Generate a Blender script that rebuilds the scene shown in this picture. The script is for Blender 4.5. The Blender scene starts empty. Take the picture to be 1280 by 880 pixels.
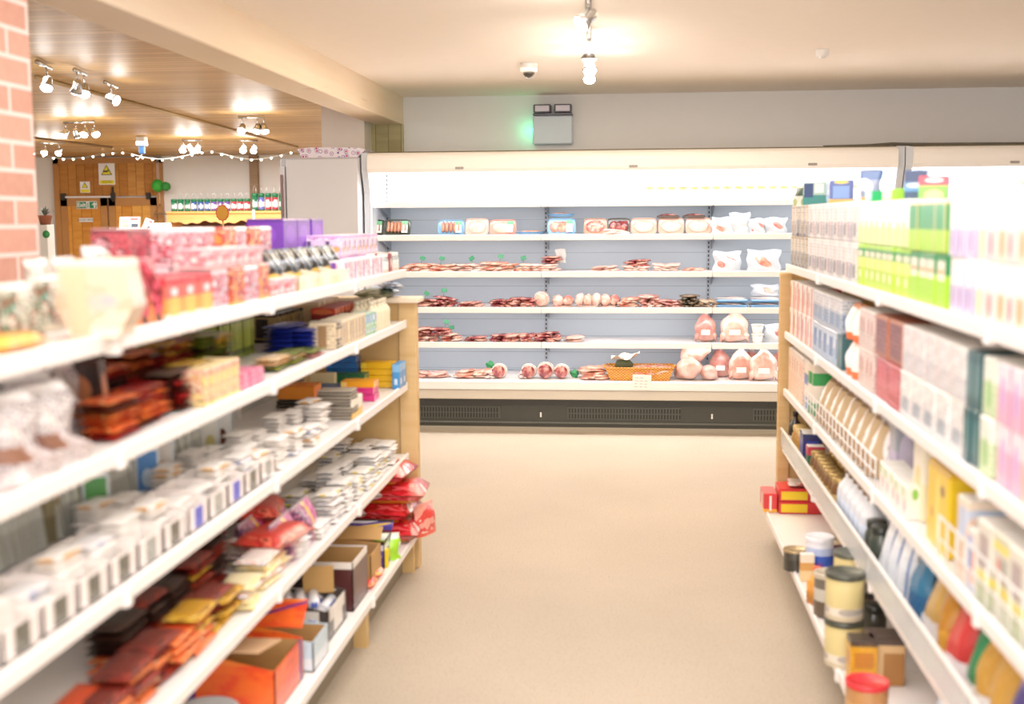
import bpy, math, random
import numpy as np
from mathutils import Matrix, Vector
R = random.Random(7)
PI = math.pi
COL = bpy.context.scene.collection
# ------------------------------------------------------------------ camera model (also used to measure shelf positions)
YAW, PIT, ROL, FPX, EYE = -0.1022, 0.1108, 0.0062, 1485., 1.5
def _basis():
    f = np.array([math.sin(YAW)*math.cos(PIT), math.cos(YAW)*math.cos(PIT), -math.sin(PIT)])
    r0 = np.array([math.cos(YAW), -math.sin(YAW), 0]); d0 = np.cross(f, r0)
    return np.array([math.cos(ROL)*r0+math.sin(ROL)*d0, -math.sin(ROL)*r0+math.cos(ROL)*d0, f])
CM = _basis()
def onp(x, y, X=None, Y=None, Z=None):
    d = CM.T @ np.array([(x-640)/FPX, (y-440)/FPX, 1.])
    t = X/d[0] if X is not None else Y/d[1] if Y is not None else (Z-EYE)/d[2]
    return float(d[0]*t), float(d[1]*t), float(d[2]*t+EYE)
def px_of(X, Y, Z):
    q = CM @ np.array([X, Y, Z-EYE]); return 640+FPX*q[0]/q[2], 440+FPX*q[1]/q[2]
def along(px, X, Z):
    """distance down the aisle at which the line (X, Z) passes picture column px"""
    lo, hi = .5, 30.
    for _ in range(40):
        m = (lo+hi)/2
        if (px_of(X, m, Z)[0] < px) == (X < 0): lo = m
        else: hi = m
    return lo
# ------------------------------------------------------------------ colour + materials
def lin(h):
    if isinstance(h, str):
        h = h.lstrip('#'); h = [int(h[i:i+2], 16)/255 for i in (0, 2, 4)]
    return tuple(c/12.92 if c <= .04045 else ((c+.055)/1.055)**2.4 for c in h[:3]) + (1.,)
class NT:
    def __init__(s, name, rough=.5, metal=0., spec=.5, coat=0.):
        s.m = bpy.data.materials.new(name); s.m.use_nodes = True
        s.t = s.m.node_tree; s.b = s.t.nodes['Principled BSDF']
        s.b.inputs['Roughness'].default_value = rough; s.b.inputs['Metallic'].default_value = metal
        s.b.inputs['Specular IOR Level'].default_value = spec; s.b.inputs['Coat Weight'].default_value = coat
        s.b.inputs['Coat Roughness'].default_value = .12
    def n(s, ty, **k):
        x = s.t.nodes.new(ty)
        for a, v in k.items(): setattr(x, a, v)
        return x
    def l(s, a, b): s.t.links.new(a, b)
    def math(s, op, a, b=None, clamp=False):
        x = s.n('ShaderNodeMath', operation=op, use_clamp=clamp)
        for i, v in enumerate((a, b)):
            if v is None: continue
            if isinstance(v, (int, float)): x.inputs[i].default_value = v
            else: s.l(v, x.inputs[i])
        return x.outputs[0]
    def mix(s, f, a, b, mode='MIX'):
        x = s.n('ShaderNodeMix', data_type='RGBA', blend_type=mode)
        for i, v in ((0, f), (6, a), (7, b)):
            if isinstance(v, (int, float, tuple)): x.inputs[i].default_value = v
            else: s.l(v, x.inputs[i])
        return x.outputs[2]
    def ramp(s, fac, stops, const=False):
        x = s.n('ShaderNodeValToRGB'); cr = x.color_ramp
        if const: cr.interpolation = 'CONSTANT'
        while len(cr.elements) < len(stops): cr.elements.new(.5)
        for e, (p, c) in zip(cr.elements, stops): e.position = p; e.color = lin(c) if not isinstance(c, tuple) else c
        s.l(fac, x.inputs[0]); return x.outputs[0]
    def coords(s, kind='Generated'):
        return s.n('ShaderNodeTexCoord').outputs[kind]
    def map(s, v, sc=(1, 1, 1), loc=(0, 0, 0), rot=(0, 0, 0)):
        x = s.n('ShaderNodeMapping'); x.inputs['Scale'].default_value = sc; x.inputs['Location'].default_value = loc; x.inputs['Rotation'].default_value = rot
        s.l(v, x.inputs[0]); return x.outputs[0]
    def noise(s, v, sc, det=2, out=0):
        x = s.n('ShaderNodeTexNoise'); x.inputs['Scale'].default_value = sc; x.inputs['Detail'].default_value = det
        s.l(v, x.inputs['Vector']); return x.outputs[out]
    def bump(s, h, st=.3, dist=.01):
        x = s.n('ShaderNodeBump'); x.inputs['Strength'].default_value = st; x.inputs['Distance'].default_value = dist
        s.l(h, x.inputs['Height']); s.l(x.outputs[0], s.b.inputs['Normal'])
    def col(s, c):
        if isinstance(c, tuple): s.b.inputs['Base Color'].default_value = c
        else: s.l(c, s.b.inputs['Base Color'])
        return s.m
_mc = {}
def plain(c, rough=.5, metal=0., coat=0., var=.06, spec=.5):
    """single-colour surface with a faint mottling"""
    k = ('p', c, rough, metal, coat, var)
    if k not in _mc:
        t = NT('paint_'+c.strip('#'), rough, metal, spec, coat)
        nz = t.noise(t.coords('Object'), 9, 3)
        b = lin(c); d = tuple(x*(1-var*2) for x in b[:3])+(1.,)
        _mc[k] = t.col(t.mix(nz, b, d))
    return _mc[k]
def glow(c, st):
    k = ('g', c, st)
    if k not in _mc:
        t = NT('glow'); t.b.inputs['Emission Color'].default_value = lin(c); t.b.inputs['Emission Strength'].default_value = st
        _mc[k] = t.col(lin(c))
    return _mc[k]
def clear(tint='ffffff', amt=.75, rough=.08):
    k = ('c', tint, amt, rough)
    if k not in _mc:
        t = NT('clear_film', rough, 0, .3, .0)
        t.b.inputs['Alpha'].default_value = 1-amt
        nz = t.noise(t.coords('Object'), 40, 2); t.bump(nz, .5, .004)
        _mc[k] = t.col(lin(tint))
    return _mc[k]
def pack(bands, blobs=(), ink=None, rough=.35, coat=.25, art=None, crinkle=0., metal=0.):
    """printed packaging: colour bands up the pack, round or square motifs, lines of small print, mottled artwork"""
    k = ('k', repr(bands), repr(blobs), repr(ink), rough, repr(art), crinkle, metal)
    if k in _mc: return _mc[k]
    if isinstance(bands, str): bands = [(0, bands)]
    t = NT('printed_pack', rough, metal, .5, coat)
    g = t.coords('Generated'); sp = t.n('ShaderNodeSeparateXYZ'); t.l(g, sp.inputs[0])
    u = t.math('FRACT', t.math('ADD', t.math('MULTIPLY', sp.outputs[0], .998), t.math('MULTIPLY', sp.outputs[1], .998))); z = sp.outputs[2]
    st = [(max(0, p), c) for p, c in bands]
    c = t.ramp(z, st, True) if len(st) > 1 else lin(st[0][1])
    if art:
        cols, sc = art
        nz = t.noise(t.map(g, (1, 1, 1.4), (R.random()*9, R.random()*9, 0)), sc, 2)
        nn = len(cols); stops = [(0, cols[0])]+[(.36+.28*(i-.0)/(nn-1)*1. if nn > 1 else .5, cols[i]) for i in range(1, nn)]
        a = t.ramp(nz, stops, True)
        f = t.math('MULTIPLY', t.math('GREATER_THAN', z, .12), t.math('LESS_THAN', z, .9))
        c = t.mix(f, c, a)
    for (bc, cu, cz, ru, rz, sq) in blobs:
        du = t.math('ABSOLUTE', t.math('DIVIDE', t.math('SUBTRACT', u, cu), ru)); dz = t.math('ABSOLUTE', t.math('DIVIDE', t.math('SUBTRACT', z, cz), rz))
        d = t.math('MAXIMUM', du, dz) if sq else t.math('ADD', t.math('MULTIPLY', du, du), t.math('MULTIPLY', dz, dz))
        c = t.mix(t.math('LESS_THAN', d, 1.), c, lin(bc))
    if ink:
        ic, rows, amt = ink
        zr = t.math('MULTIPLY', z, float(rows)); fl = t.math('FLOOR', zr); fr = t.math('FRACT', zr)
        cb = t.n('ShaderNodeCombineXYZ'); t.l(t.math('MULTIPLY', u, 9.), cb.inputs[0]); t.l(t.math('MULTIPLY', fl, 3.7), cb.inputs[1])
        nz = t.noise(cb.outputs[0], 1.6, 0)
        f = t.math('MULTIPLY', t.math('MULTIPLY', t.math('GREATER_THAN', nz, .47), t.math('LESS_THAN', fr, .5)), amt)
        c = t.mix(f, c, lin(ic))
    if crinkle:
        t.bump(t.noise(t.coords('Object'), 45, 3), crinkle, .01)
    _mc[k] = t.col(c); return _mc[k]
# ------------------------------------------------------------------ mesh building
def rot(rx=0, ry=0, rz=0): return Matrix.Rotation(rz, 4, 'Z') @ Matrix.Rotation(ry, 4, 'Y') @ Matrix.Rotation(rx, 4, 'X')
def tr(x, y, z): return Matrix.Translation((x, y, z))
class MB:
    def __init__(s): s.v = []; s.f = []; s.fm = []; s.sm = []; s.mats = []
    def mi(s, m):
        if m not in s.mats: s.mats.append(m)
        return s.mats.index(m)
    def add(s, vs, fs, m, smooth=False, M=None):
        o = len(s.v); k = s.mi(m)
        for v in vs:
            if M is not None: v = M @ Vector(v)
            s.v.append(tuple(v))
        for f in fs: s.f.append([i+o for i in f]); s.fm.append(k); s.sm.append(smooth)
        return s
    def box(s, x0, y0, z0, x1, y1, z1, m, b=0., M=None):
        if b <= 0:
            vs = [(x, y, z) for z in (z0, z1) for y in (y0, y1) for x in (x0, x1)]
            return s.add(vs, [(0, 2, 3, 1), (4, 5, 7, 6), (0, 1, 5, 4), (2, 6, 7, 3), (0, 4, 6, 2), (1, 3, 7, 5)], m, False, M)
        vs = []; idx = {}
        X = (x0, x1); Y = (y0, y1); Z = (z0, z1); sg = (1, -1)
        for i in (0, 1):
            for j in (0, 1):
                for k in (0, 1):
                    for a in range(3):
                        p = [X[i]+sg[i]*b, Y[j]+sg[j]*b, Z[k]+sg[k]*b]
                        p[a] = (X[i], Y[j], Z[k])[a]
                        idx[i, j, k, a] = len(vs); vs.append(tuple(p))
        fs = []
        for a in range(3):
            for e in (0, 1):
                o = [q for q in range(3) if q != a]; c = []
                for (p, q) in ((0, 0), (1, 0), (1, 1), (0, 1)):
                    t = [0, 0, 0]; t[a] = e; t[o[0]] = p; t[o[1]] = q; c.append(idx[t[0], t[1], t[2], a])
                flip = (e == 0) != (a == 1)
                fs.append(c[::-1] if flip else c)
        for a in range(3):
            o = [q for q in range(3) if q != a]
            for p in (0, 1):
                for q in (0, 1):
                    def g(e, ax):
                        t = [0, 0, 0]; t[a] = e; t[o[0]] = p; t[o[1]] = q; return idx[t[0], t[1], t[2], ax]
                    fs.append([g(0, o[0]), g(1, o[0]), g(1, o[1]), g(0, o[1])])
        for i in (0, 1):
            for j in (0, 1):
                for k in (0, 1): fs.append([idx[i, j, k, 0], idx[i, j, k, 1], idx[i, j, k, 2]])
        return s.add(vs, fs, m, False, M)
    def lathe(s, prof, m, seg=20, M=None, smooth=True, sx=1., sy=1.):
        vs = []; fs = []
        for r, z in prof:
            for i in range(seg):
                a = 2*PI*i/seg; vs.append((r*math.cos(a)*sx, r*math.sin(a)*sy, z))
        for k in range(len(prof)-1):
            for i in range(seg):
                j = (i+1) % seg; fs.append((k*seg+i, k*seg+j, (k+1)*seg+j, (k+1)*seg+i))
        fs.append(tuple(range(seg))[::-1]); fs.append(tuple((len(prof)-1)*seg+i for i in range(seg)))
        return s.add(vs, fs, m, smooth, M)
    def tube(s, pts, r, m, seg=6, M=None, closed=False):
        P = [Vector(p) for p in pts]; vs = []; fs = []; n = len(P)
        rr = r if isinstance(r, (list, tuple)) else [r]*n
        for i, p in enumerate(P):
            d = (P[(i+1) % n]-P[i-1]) if closed else (P[min(i+1, n-1)]-P[max(i-1, 0)])
            d.normalize(); a = d.orthogonal() if abs(d.z) > .95 else d.cross(Vector((0, 0, 1))); a.normalize(); b = d.cross(a)
            for k in range(seg):
                t = 2*PI*k/seg; vs.append(p+(a*math.cos(t)+b*math.sin(t))*rr[i])
        for i in range(n if closed else n-1):
            for k in range(seg):
                l = (k+1) % seg; j = (i+1) % n; fs.append((i*seg+k, i*seg+l, j*seg+l, j*seg+k))
        if not closed: fs.append(tuple(range(seg))[::-1]); fs.append(tuple((n-1)*seg+k for k in range(seg)))
        return s.add(vs, fs, m, True, M)
    def prism(s, poly, y0, y1, m, M=None):
        """poly in x,z pushed from y0 to y1"""
        n = len(poly); vs = [(x, y0, z) for x, z in poly]+[(x, y1, z) for x, z in poly]
        fs = [tuple(range(n)), tuple(range(2*n-1, n-1, -1))]+[(i, i+n, (i+1) % n+n, (i+1) % n) for i in range(n)]
        return s.add(vs, fs, m, False, M)
    def grid(s, fn, nu, nv, m, M=None, smooth=True, wrap=False):
        vs = [fn(i/nu, j/nv) for j in range(nv+1) for i in range(nu+1)]
        fs = [(j*(nu+1)+i, j*(nu+1)+i+1, (j+1)*(nu+1)+i+1, (j+1)*(nu+1)+i) for j in range(nv) for i in range(nu)]
        return s.add(vs, fs, m, smooth, M)
    def blob(s, rx, ry, rz, m, M=None, nz=.0, seed=0, nu=18, nv=11, bumps=(), flat=0., f=1.):
        """rounded lump with soft irregularities and optional bumps ((dx,dy,dz), gain, tightness)"""
        rr = random.Random(seed); ws = [(rr.uniform(2, 5)*f, rr.uniform(2, 5)*f, rr.uniform(2, 5)*f, rr.uniform(0, 6), rr.uniform(.4, 1)) for _ in range(5)]
        vs = []
        B = [(Vector(d).normalized(), g, t) for d, g, t in bumps]
        for j in range(nv+1):
            th = PI*j/nv
            for i in range(nu):
                ph = 2*PI*i/nu; d = Vector((math.sin(th)*math.cos(ph), math.sin(th)*math.sin(ph), math.cos(th)))
                k = 1+nz*sum(w[4]*math.sin(w[0]*d.x+w[1]*d.y+w[2]*d.z+w[3]) for w in ws)/2
                for bd, g, t in B: k += g*math.exp(-t*(1-d.dot(bd)))
                z = d.z*rz*k
                if flat: z = max(z, -rz*flat)
                vs.append((d.x*rx*k, d.y*ry*k, z))
        fs = [(j*nu+i, (j+1)*nu+i, (j+1)*nu+(i+1) % nu, j*nu+(i+1) % nu) for j in range(nv) for i in range(nu)]
        return s.add(vs, fs, m, True, M)
    def pouch(s, w, h, t, m, M=None, seed=0, nu=10, nv=10, gusset=True, seal=None, wob=.004):
        """soft bag standing on its base: sealed edges, full belly, crimped top"""
        rr = random.Random(seed); ph = [rr.uniform(0, 6) for _ in range(4)]
        for sd in (-1, 1):
            def fn(a, b, sd=sd):
                x = (a-.5)*2; e = max(0., 1-abs(x)**3.0)**.6
                lo = 1. if gusset else min(1, b*6)**.5
                top = min(1., max(0, (1-b)*2.1))**.7
                th = t/2*e*lo*top
                ww = w/2*(1-.06*math.sin(b*PI))
                return (x*ww+wob*math.sin(b*9+ph[0]), sd*(th+.0008)+wob*math.sin(a*7+ph[1]+b*5)*(b > .05), b*h+wob*.6*math.sin(a*8+ph[2])*b)
            s.grid(fn, nu, nv, m if seal is None else m, M)
        if gusset:
            pts = []
            for sd in (-1, 1):
                for k in range(9):
                    x = (k/8-.5)*2*sd; e = max(0., 1-abs(x)**3.0)**.6; pts.append((x*w/2, sd*(t/2*e+.0008), 0))
            s.add(pts, [tuple(range(len(pts)))], m, False, M)
        return s
    def mesh(s, name):
        me = bpy.data.meshes.new(name); me.from_pydata(s.v, [], s.f)
        for m in s.mats: me.materials.append(m)
        me.polygons.foreach_set('material_index', s.fm); me.polygons.foreach_set('use_smooth', s.sm); me.update()
        return me
    def build(s, name, parent=None, loc=(0, 0, 0), rz=0., link=True):
        o = bpy.data.objects.new(name, s.mesh(name)); o.location = loc; o.rotation_euler = (0, 0, rz)
        if parent is not None: o.parent = parent
        if link: COL.objects.link(o)
        return o
def tag(o, label, cat, group=None, kind=None):
    o['label'] = label; o['category'] = cat
    if group: o['group'] = group
    if kind: o['kind'] = kind
    return o
def struct(o): o['kind'] = 'structure'; return o
def empty(name, loc=(0, 0, 0), rz=0.):
    o = bpy.data.objects.new(name, None); o.location = loc; o.rotation_euler = (0, 0, rz); COL.objects.link(o); return o
PROTOS = []
def proto(name, mb, parts=()):
    """a model kept out of the scene; parts = [(name, MB, [(name, MB), ...])]"""
    o = mb.build(name, link=False); kids = []
    for p in parts:
        c = p[1].build(p[0], link=False); sub = []
        if len(p) > 2:
            for q in p[2]: sub.append(q[1].build(q[0], link=False))
        kids.append((c, sub))
    PROTOS.append((o, kids)); return (o, kids)
def put(pr, loc, rz=0., label='', cat='', group=None, rx=0., ry=0., s=1.):
    o, kids = pr; n = o.copy(); COL.objects.link(n)
    n.location = loc; n.rotation_mode = 'XYZ'; n.rotation_euler = (rx, ry, rz); n.scale = (s, s, s)
    tag(n, label, cat, group)
    for c, sub in kids:
        k = c.copy(); COL.objects.link(k); k.parent = n
        for q in sub:
            j = q.copy(); COL.objects.link(j); j.parent = k
    return n
# ------------------------------------------------------------------ camera, world, render look
cam = bpy.data.cameras.new('camera'); co = bpy.data.objects.new('camera', cam); COL.objects.link(co)
Mx = Matrix(((CM[0][0], -CM[1][0], -CM[2][0], 0), (CM[0][1], -CM[1][1], -CM[2][1], 0), (CM[0][2], -CM[1][2], -CM[2][2], EYE), (0, 0, 0, 1)))
co.matrix_world = Mx
cam.sensor_width = 36; cam.lens = FPX/1280*36; cam.clip_start = .05
cam.dof.use_dof = True; cam.dof.focus_distance = 8.7; cam.dof.aperture_fstop = 2.2
bpy.context.scene.camera = co
sc = bpy.context.scene
sc.view_settings.view_transform = 'Standard'; sc.view_settings.look = 'None'; sc.view_settings.exposure = .38; sc.view_settings.gamma = 1.12
w = bpy.data.worlds.new('world'); sc.world = w; w.use_nodes = True
w.node_tree.nodes['Background'].inputs[0].default_value = (1, .95, .91, 1); w.node_tree.nodes['Background'].inputs[1].default_value = 1.3
def area(name, loc, sx, sy, power, c=(1, .95, .88), rx=0., rz=0.):
    l = bpy.data.lights.new(name, 'AREA'); l.shape = 'RECTANGLE'; l.size = sx; l.size_y = sy; l.energy = power; l.color = c
    o = bpy.data.objects.new(name, l); o.location = loc; o.rotation_euler = (rx, 0, rz); COL.objects.link(o); return o
# ------------------------------------------------------------------ setting materials
def m_floor():
    t = NT('speckled_vinyl', .55, 0, .3)
    o = t.coords('Object'); n1 = t.noise(o, 1.3, 3); n2 = t.noise(o, 160, 2); n3 = t.noise(o, 26, 3)
    c = t.ramp(n1, [(.3, 'aa9d8b'), (.7, 'b4a693')])
    c = t.mix(t.ramp(n2, [(.55, '000000'), (.72, 'ffffff')]), c, lin('857668'))
    c = t.mix(t.ramp(n3, [(.6, '000000'), (.8, '666666')]), c, lin('b5a99c'))
    return t.col(c)
def m_timber(name, across, width, cols, rough=.35, groove=.06, grain=(1, 14)):
    """boards laid side by side; across = 'x','y' or 'z' is the direction the boards are counted in"""
    t = NT(name, rough, 0, .35, .0)
    o = t.coords('Object'); sp = t.n('ShaderNodeSeparateXYZ'); t.l(o, sp.inputs[0])
    ai = 'xyz'.index(across); a = t.math('DIVIDE', sp.outputs[ai], width); fl = t.math('FLOOR', a); fr = t.math('FRACT', a)
    wn = t.n('ShaderNodeTexWhiteNoise', noise_dimensions='1D'); t.l(fl, wn.inputs['W'])
    sc_ = [grain[0]]*3; sc_[ai] = grain[1]
    off = t.n('ShaderNodeCombineXYZ'); t.l(t.math('MULTIPLY', wn.outputs[0], 13.), off.inputs[0]); t.l(t.math('MULTIPLY', wn.outputs[0], 7.), off.inputs[1])
    va = t.n('ShaderNodeVectorMath', operation='ADD'); t.l(t.map(o, tuple(sc_)), va.inputs[0]); t.l(off.outputs[0], va.inputs[1])
    nz = t.noise(va.outputs[0], 1.6, 4)
    f = t.math('ADD', t.math('MULTIPLY', nz, .65), t.math('MULTIPLY', wn.outputs[0], .35))
    c = t.ramp(f, [(.25, cols[0]), (.5, cols[1]), (.75, cols[2])])
    kn = t.noise(va.outputs[0], 3.5, 1)
    c = t.mix(t.ramp(kn, [(.74, '000000'), (.8, 'bbbbbb')]), c, lin(cols[3]))
    g = t.math('LESS_THAN', fr, groove)
    c = t.mix(g, c, lin(cols[3]))
    return t.col(c)
M_WALL = plain('eceae8', .8, var=.02); M_CEIL = plain('fdf2e4', .85, var=.02); M_FAR = plain('efe9e2', .8, var=.02)
M_PINE = m_timber('pale_pine', 'z', 3., ('ecd3b0', 'f2dcbe', 'f6e5cc', 'd4b084'), .5, .0, (.6, 9))
M_POST = m_timber('oak_board', 'x', .9, ('c79d62', 'd6b27a', 'e0c08c', 'a97c43'), .5, .0, (18, 1.2))
M_TIMBER = m_timber('ceiling_boards', 'y', .095, ('a0763e', 'b68c52', 'c8a068', '6a4720'), .45, .08, (1.2, 16))
M_DOOR = m_timber('door_boards', 'x', .155, ('cc7e2c', 'de963c', 'e8aa52', '8f5218'), .4, .05, (14, 1.6))
M_GREYB = m_timber('grey_green_boards', 'x', .1, ('a09468', 'b3a878', 'c2b88c', '6d6642'), .6, .05, (14, 1.3))
M_WHITE = plain('f4f2f0', .35, var=.01); M_WHITE2 = plain('e9e6e2', .4, var=.02); M_CHROME = plain('c8c8c8', .2, 1.)
def m_brick():
    t = NT('brickwork', .85)
    o = t.coords('Object'); sp = t.n('ShaderNodeSeparateXYZ'); t.l(o, sp.inputs[0])
    cb = t.n('ShaderNodeCombineXYZ'); t.l(t.math('ADD', sp.outputs[1], t.math('MULTIPLY', sp.outputs[0], 1.)), cb.inputs[0]); t.l(sp.outputs[2], cb.inputs[1])
    b = t.n('ShaderNodeTexBrick', offset=.5, squash=1.)
    for k, v in (('Scale', 1.), ('Mortar Size', .0065), ('Mortar Smooth', .15), ('Bias', 0.), ('Brick Width', .225), ('Row Height', .0755)): b.inputs[k].default_value = v
    b.inputs['Color1'].default_value = lin('cf9480'); b.inputs['Color2'].default_value = lin('b8806c'); b.inputs['Mortar'].default_value = lin('ded8d2')
    t.l(t.map(cb.outputs[0], (1, 1, 1), (.045, .02, 0)), b.inputs['Vector'])
    n = t.noise(o, 30, 3); c = t.mix(t.math('MULTIPLY', n, .45), b.outputs[0], lin('e6b49c'))
    t.bump(b.outputs['Fac'], -.5, .004)
    return t.col(c)
def m_back(c, perf, var=.02):
    """steel back panel with rows of punched slots"""
    t = NT('punched_steel', .38, 0, .5)
    o = t.coords('Object'); sp = t.n('ShaderNodeSeparateXYZ'); t.l(o, sp.inputs[0])
    zr = t.math('FRACT', t.math('DIVIDE', sp.outputs[2], .125)); xr = t.math('FRACT', t.math('DIVIDE', sp.outputs[0], .012))
    f = t.math('MULTIPLY', t.math('LESS_THAN', zr, .03), t.math('LESS_THAN', xr, .55))
    return t.col(t.mix(t.math('MULTIPLY', f, perf), lin(c), lin('4a5260')))
# ------------------------------------------------------------------ room shell
ZC = 2.45
struct(MB().box(-10.5, -2.5, -.1, 5, 17.2, 0, m_floor()).build('floor'))
struct(MB().box(-1.79, -2.5, ZC, 5, 9.3, ZC+.1, M_CEIL).build('ceiling'))
struct(MB().box(-10.5, -2.5, ZC+.01, -1.98, 17.2, ZC+.1, M_TIMBER).build('ceiling_timber'))
b = MB().box(-2.015, -2.5, 2.24, -1.785, 9.25, ZC+.1, M_PINE, .006).build('trim_1'); struct(b); b['label'] = 'pale pine ceiling beam running down the shop'
struct(MB().box(-1.79, 9.25, 0, 5, 9.4, ZC+.1, M_WALL).build('wall_back'))
struct(MB().box(-2.05, 9.2, 0, -1.785, 9.4, 2.24, M_GREYB).build('trim_2'))
struct(MB().box(-2.36, 8.95, 0, -2.03, 9.35, ZC+.01, plain('e9ded3', .85, var=.04)).build('pillar'))
struct(MB().box(-1.97, 9.4, 0, -1.87, 17.2, ZC+.1, M_FAR).build('wall_light_block'))  # unseen wall added to block stray light beside the passage
struct(MB().box(-10.5, 17, 0, -1.87, 17.2, ZC+.1, M_FAR).build('wall_far'))
struct(MB().box(-10.6, -2.5, 0, -10.5, 17.2, ZC+.1, M_FAR).build('wall_left'))
struct(MB().box(5, -2.5, 0, 5.1, 9.4, ZC+.1, M_WALL).build('wall_right'))
struct(MB().box(-2.12, 2.55, 0, -1.662, 3.2, ZC+.02, m_brick()).build('column_brick'))
x0, _, _ = onp(313, 220, Y=16.95); x1, _, _ = onp(323, 220, Y=16.95)
struct(MB().box(x0, 16.9, 0, x1, 17.0, ZC, m_timber('old_post', 'x', .3, ('8d7156', 'a1866a', 'b29a80', '5f4a36'), .7, 0, (12, 1.5))).build('trim_3'))
# double timber door in the far wall
d = empty('door_1', (-7.66, 16.98, 0)); d['kind'] = 'structure'
fr = plain('c08448', .5, var=.1)
MB().box(-.86, -.06, 0, -.775, .02, 2.44, fr).box(.71, -.06, 0, .79, .02, 2.44, fr).box(-.86, -.06, 2.36, .79, .02, 2.44, fr).build('frame', d)
MD2 = m_timber('door_boards_dark', 'x', .13, ('a8682c', 'bc7d38', 'cc9048', '6e421a'), .4, .05, (14, 1.6))
MB().box(-.775, -.03, 1.885, .71, 0, 2.36, MD2).build('upper_panel', d)
for s_, nm in ((-1, 'door_leaf'), (1, 'door_leaf')):
    xa, xb = ((-.77, -.06), (-.03, .70))[s_ > 0]
    lf = MB().box(xa, -.035, .02, xb, 0, 1.86, M_DOOR)
    for (p, q, r_, s2) in ((xa, 0.02, xa+.1, 1.86), (xb-.1, .02, xb, 1.86), (xa, 1.74, xb, 1.86)): lf.box(p, -.05, q, r_, -.03, s2, fr)
    o = lf.build(nm, d)
rl = MB().box(-.72, -.075, 1.86, .05, -.05, 1.885, M_WHITE2).build('push_bar', d)
for xx in (-.74, .02, .56): MB().box(xx, -.09, 1.83, xx+.055, -.04, 1.93, plain('2c2a28', .4)).build('bar_latch', d)
MB().tube([(.02+.03, -.07, 1.8), (.05, -.07, 2.02)], .016, plain('2c2a28', .4)).build('bolt', d)
# ------------------------------------------------------------------ signs on the door
def txt(body, size, m, parent, loc, name='lettering', bold=0.0):
    c = bpy.data.curves.new(name, 'FONT'); c.body = body; c.size = size; c.align_x = 'CENTER'; c.align_y = 'CENTER'; c.extrude = .0008; c.offset = bold
    c.materials.append(m); tmp = bpy.data.objects.new('tmp_text', c); COL.objects.link(tmp)
    me = bpy.data.meshes.new_from_object(tmp.evaluated_get(bpy.context.evaluated_depsgraph_get())); bpy.data.objects.remove(tmp)
    o = bpy.data.objects.new(name, me); COL.objects.link(o); o.parent = parent
    o.location = loc; o.rotation_euler = (PI/2, 0, 0); return o
YEL = plain('f0e02a', .4, var=.01); BLK = plain('1c1c1c', .4); GRN = plain('138a5e', .4, var=.01); SIGNW = plain('f7f5f0', .4, var=.01)
def sign(px0, py0, px1, py1, name, label, cat, Y=16.93, m=SIGNW):
    xa, _, za = onp(px0, py1, Y=Y); xb, _, zb = onp(px1, py0, Y=Y); w_, h_ = xb-xa, zb-za
    o = MB().box(-w_/2, -.004, -h_/2, w_/2, .004, h_/2, m, .001).build(name, None, ((xa+xb)/2, Y, (za+zb)/2)); tag(o, label, cat); return o, w_, h_
o, w_, h_ = sign(124, 203, 143, 231, 'warning_sign', 'tall white warning sign with yellow camera triangle on dark upper door panel', 'sign')
MB().prism([(-.085, -.02), (.085, -.02), (0, .13)], -.007, -.005, BLK).prism([(-.068, -.01), (.068, -.01), (0, .112)], -.009, -.007, YEL).build('warning_triangle', o)
MB().box(-.045, -.011, .02, .02, -.009, .045, BLK).box(.01, -.011, .035, .045, -.009, .052, BLK).build('camera_symbol', o)
MB().box(-w_*.44, -.006, -h_*.46, w_*.44, -.004, -h_*.3, YEL).build('yellow_strip', o); txt('CCTV', .05, BLK, o, (0, -.008, -h_*.38))
o, w_, h_ = sign(100.5, 227, 112, 241, 'warning_sign', 'small white warning sign with yellow triangle left of the tall one', 'sign')
MB().prism([(-.05, -.01), (.05, -.01), (0, .07)], -.007, -.005, BLK).prism([(-.038, -.004), (.038, -.004), (0, .056)], -.009, -.007, YEL).build('warning_triangle', o)
MB().box(-w_*.44, -.006, -h_*.46, w_*.44, -.004, -h_*.2, YEL).build('yellow_strip', o)
o, w_, h_ = sign(96, 251.5, 121, 261, 'exit_sign', 'green and white Exit sign with running figure and arrow on the door', 'sign')
MB().box(-w_*.48, -.006, -h_*.43, -w_*.02, -.004, h_*.43, GRN).box(w_*.14, -.006, -h_*.43, w_*.48, -.004, h_*.43, GRN).build('green_field', o)
txt('Exit', .085, SIGNW, o, (-w_*.25, -.008, 0), bold=.002)
MB().prism([(.03+.045, 0), (.03+.14, 0), (.03+.0925, .04)], -.009, -.006, SIGNW).box(.11, -.009, -.04, .135, -.006, .005, SIGNW).build('arrow', o)
MB().lathe([(.001, .0), (.009, .004), (.009, .012), (.001, .016)], GRN, 8, tr(.02, -.006, .02)).box(.012, -.008, -.02, .026, -.005, .02, GRN).prism([(.012, -.02), (0.0, -.04), (.008, -.042), (.02, -.02)], -.008, -.005, GRN).prism([(.02, -.02), (.034, -.04), (.04, -.036), (.027, -.015)], -.008, -.005, GRN).build('running_figure', o)
o, w_, h_ = sign(99, 272.5, 116, 277.5, 'notice_plate', 'narrow white notice strip below the Exit sign', 'sign')
txt('DOOR OPEN', .04, BLK, o, (0, -.006, 0))
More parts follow.
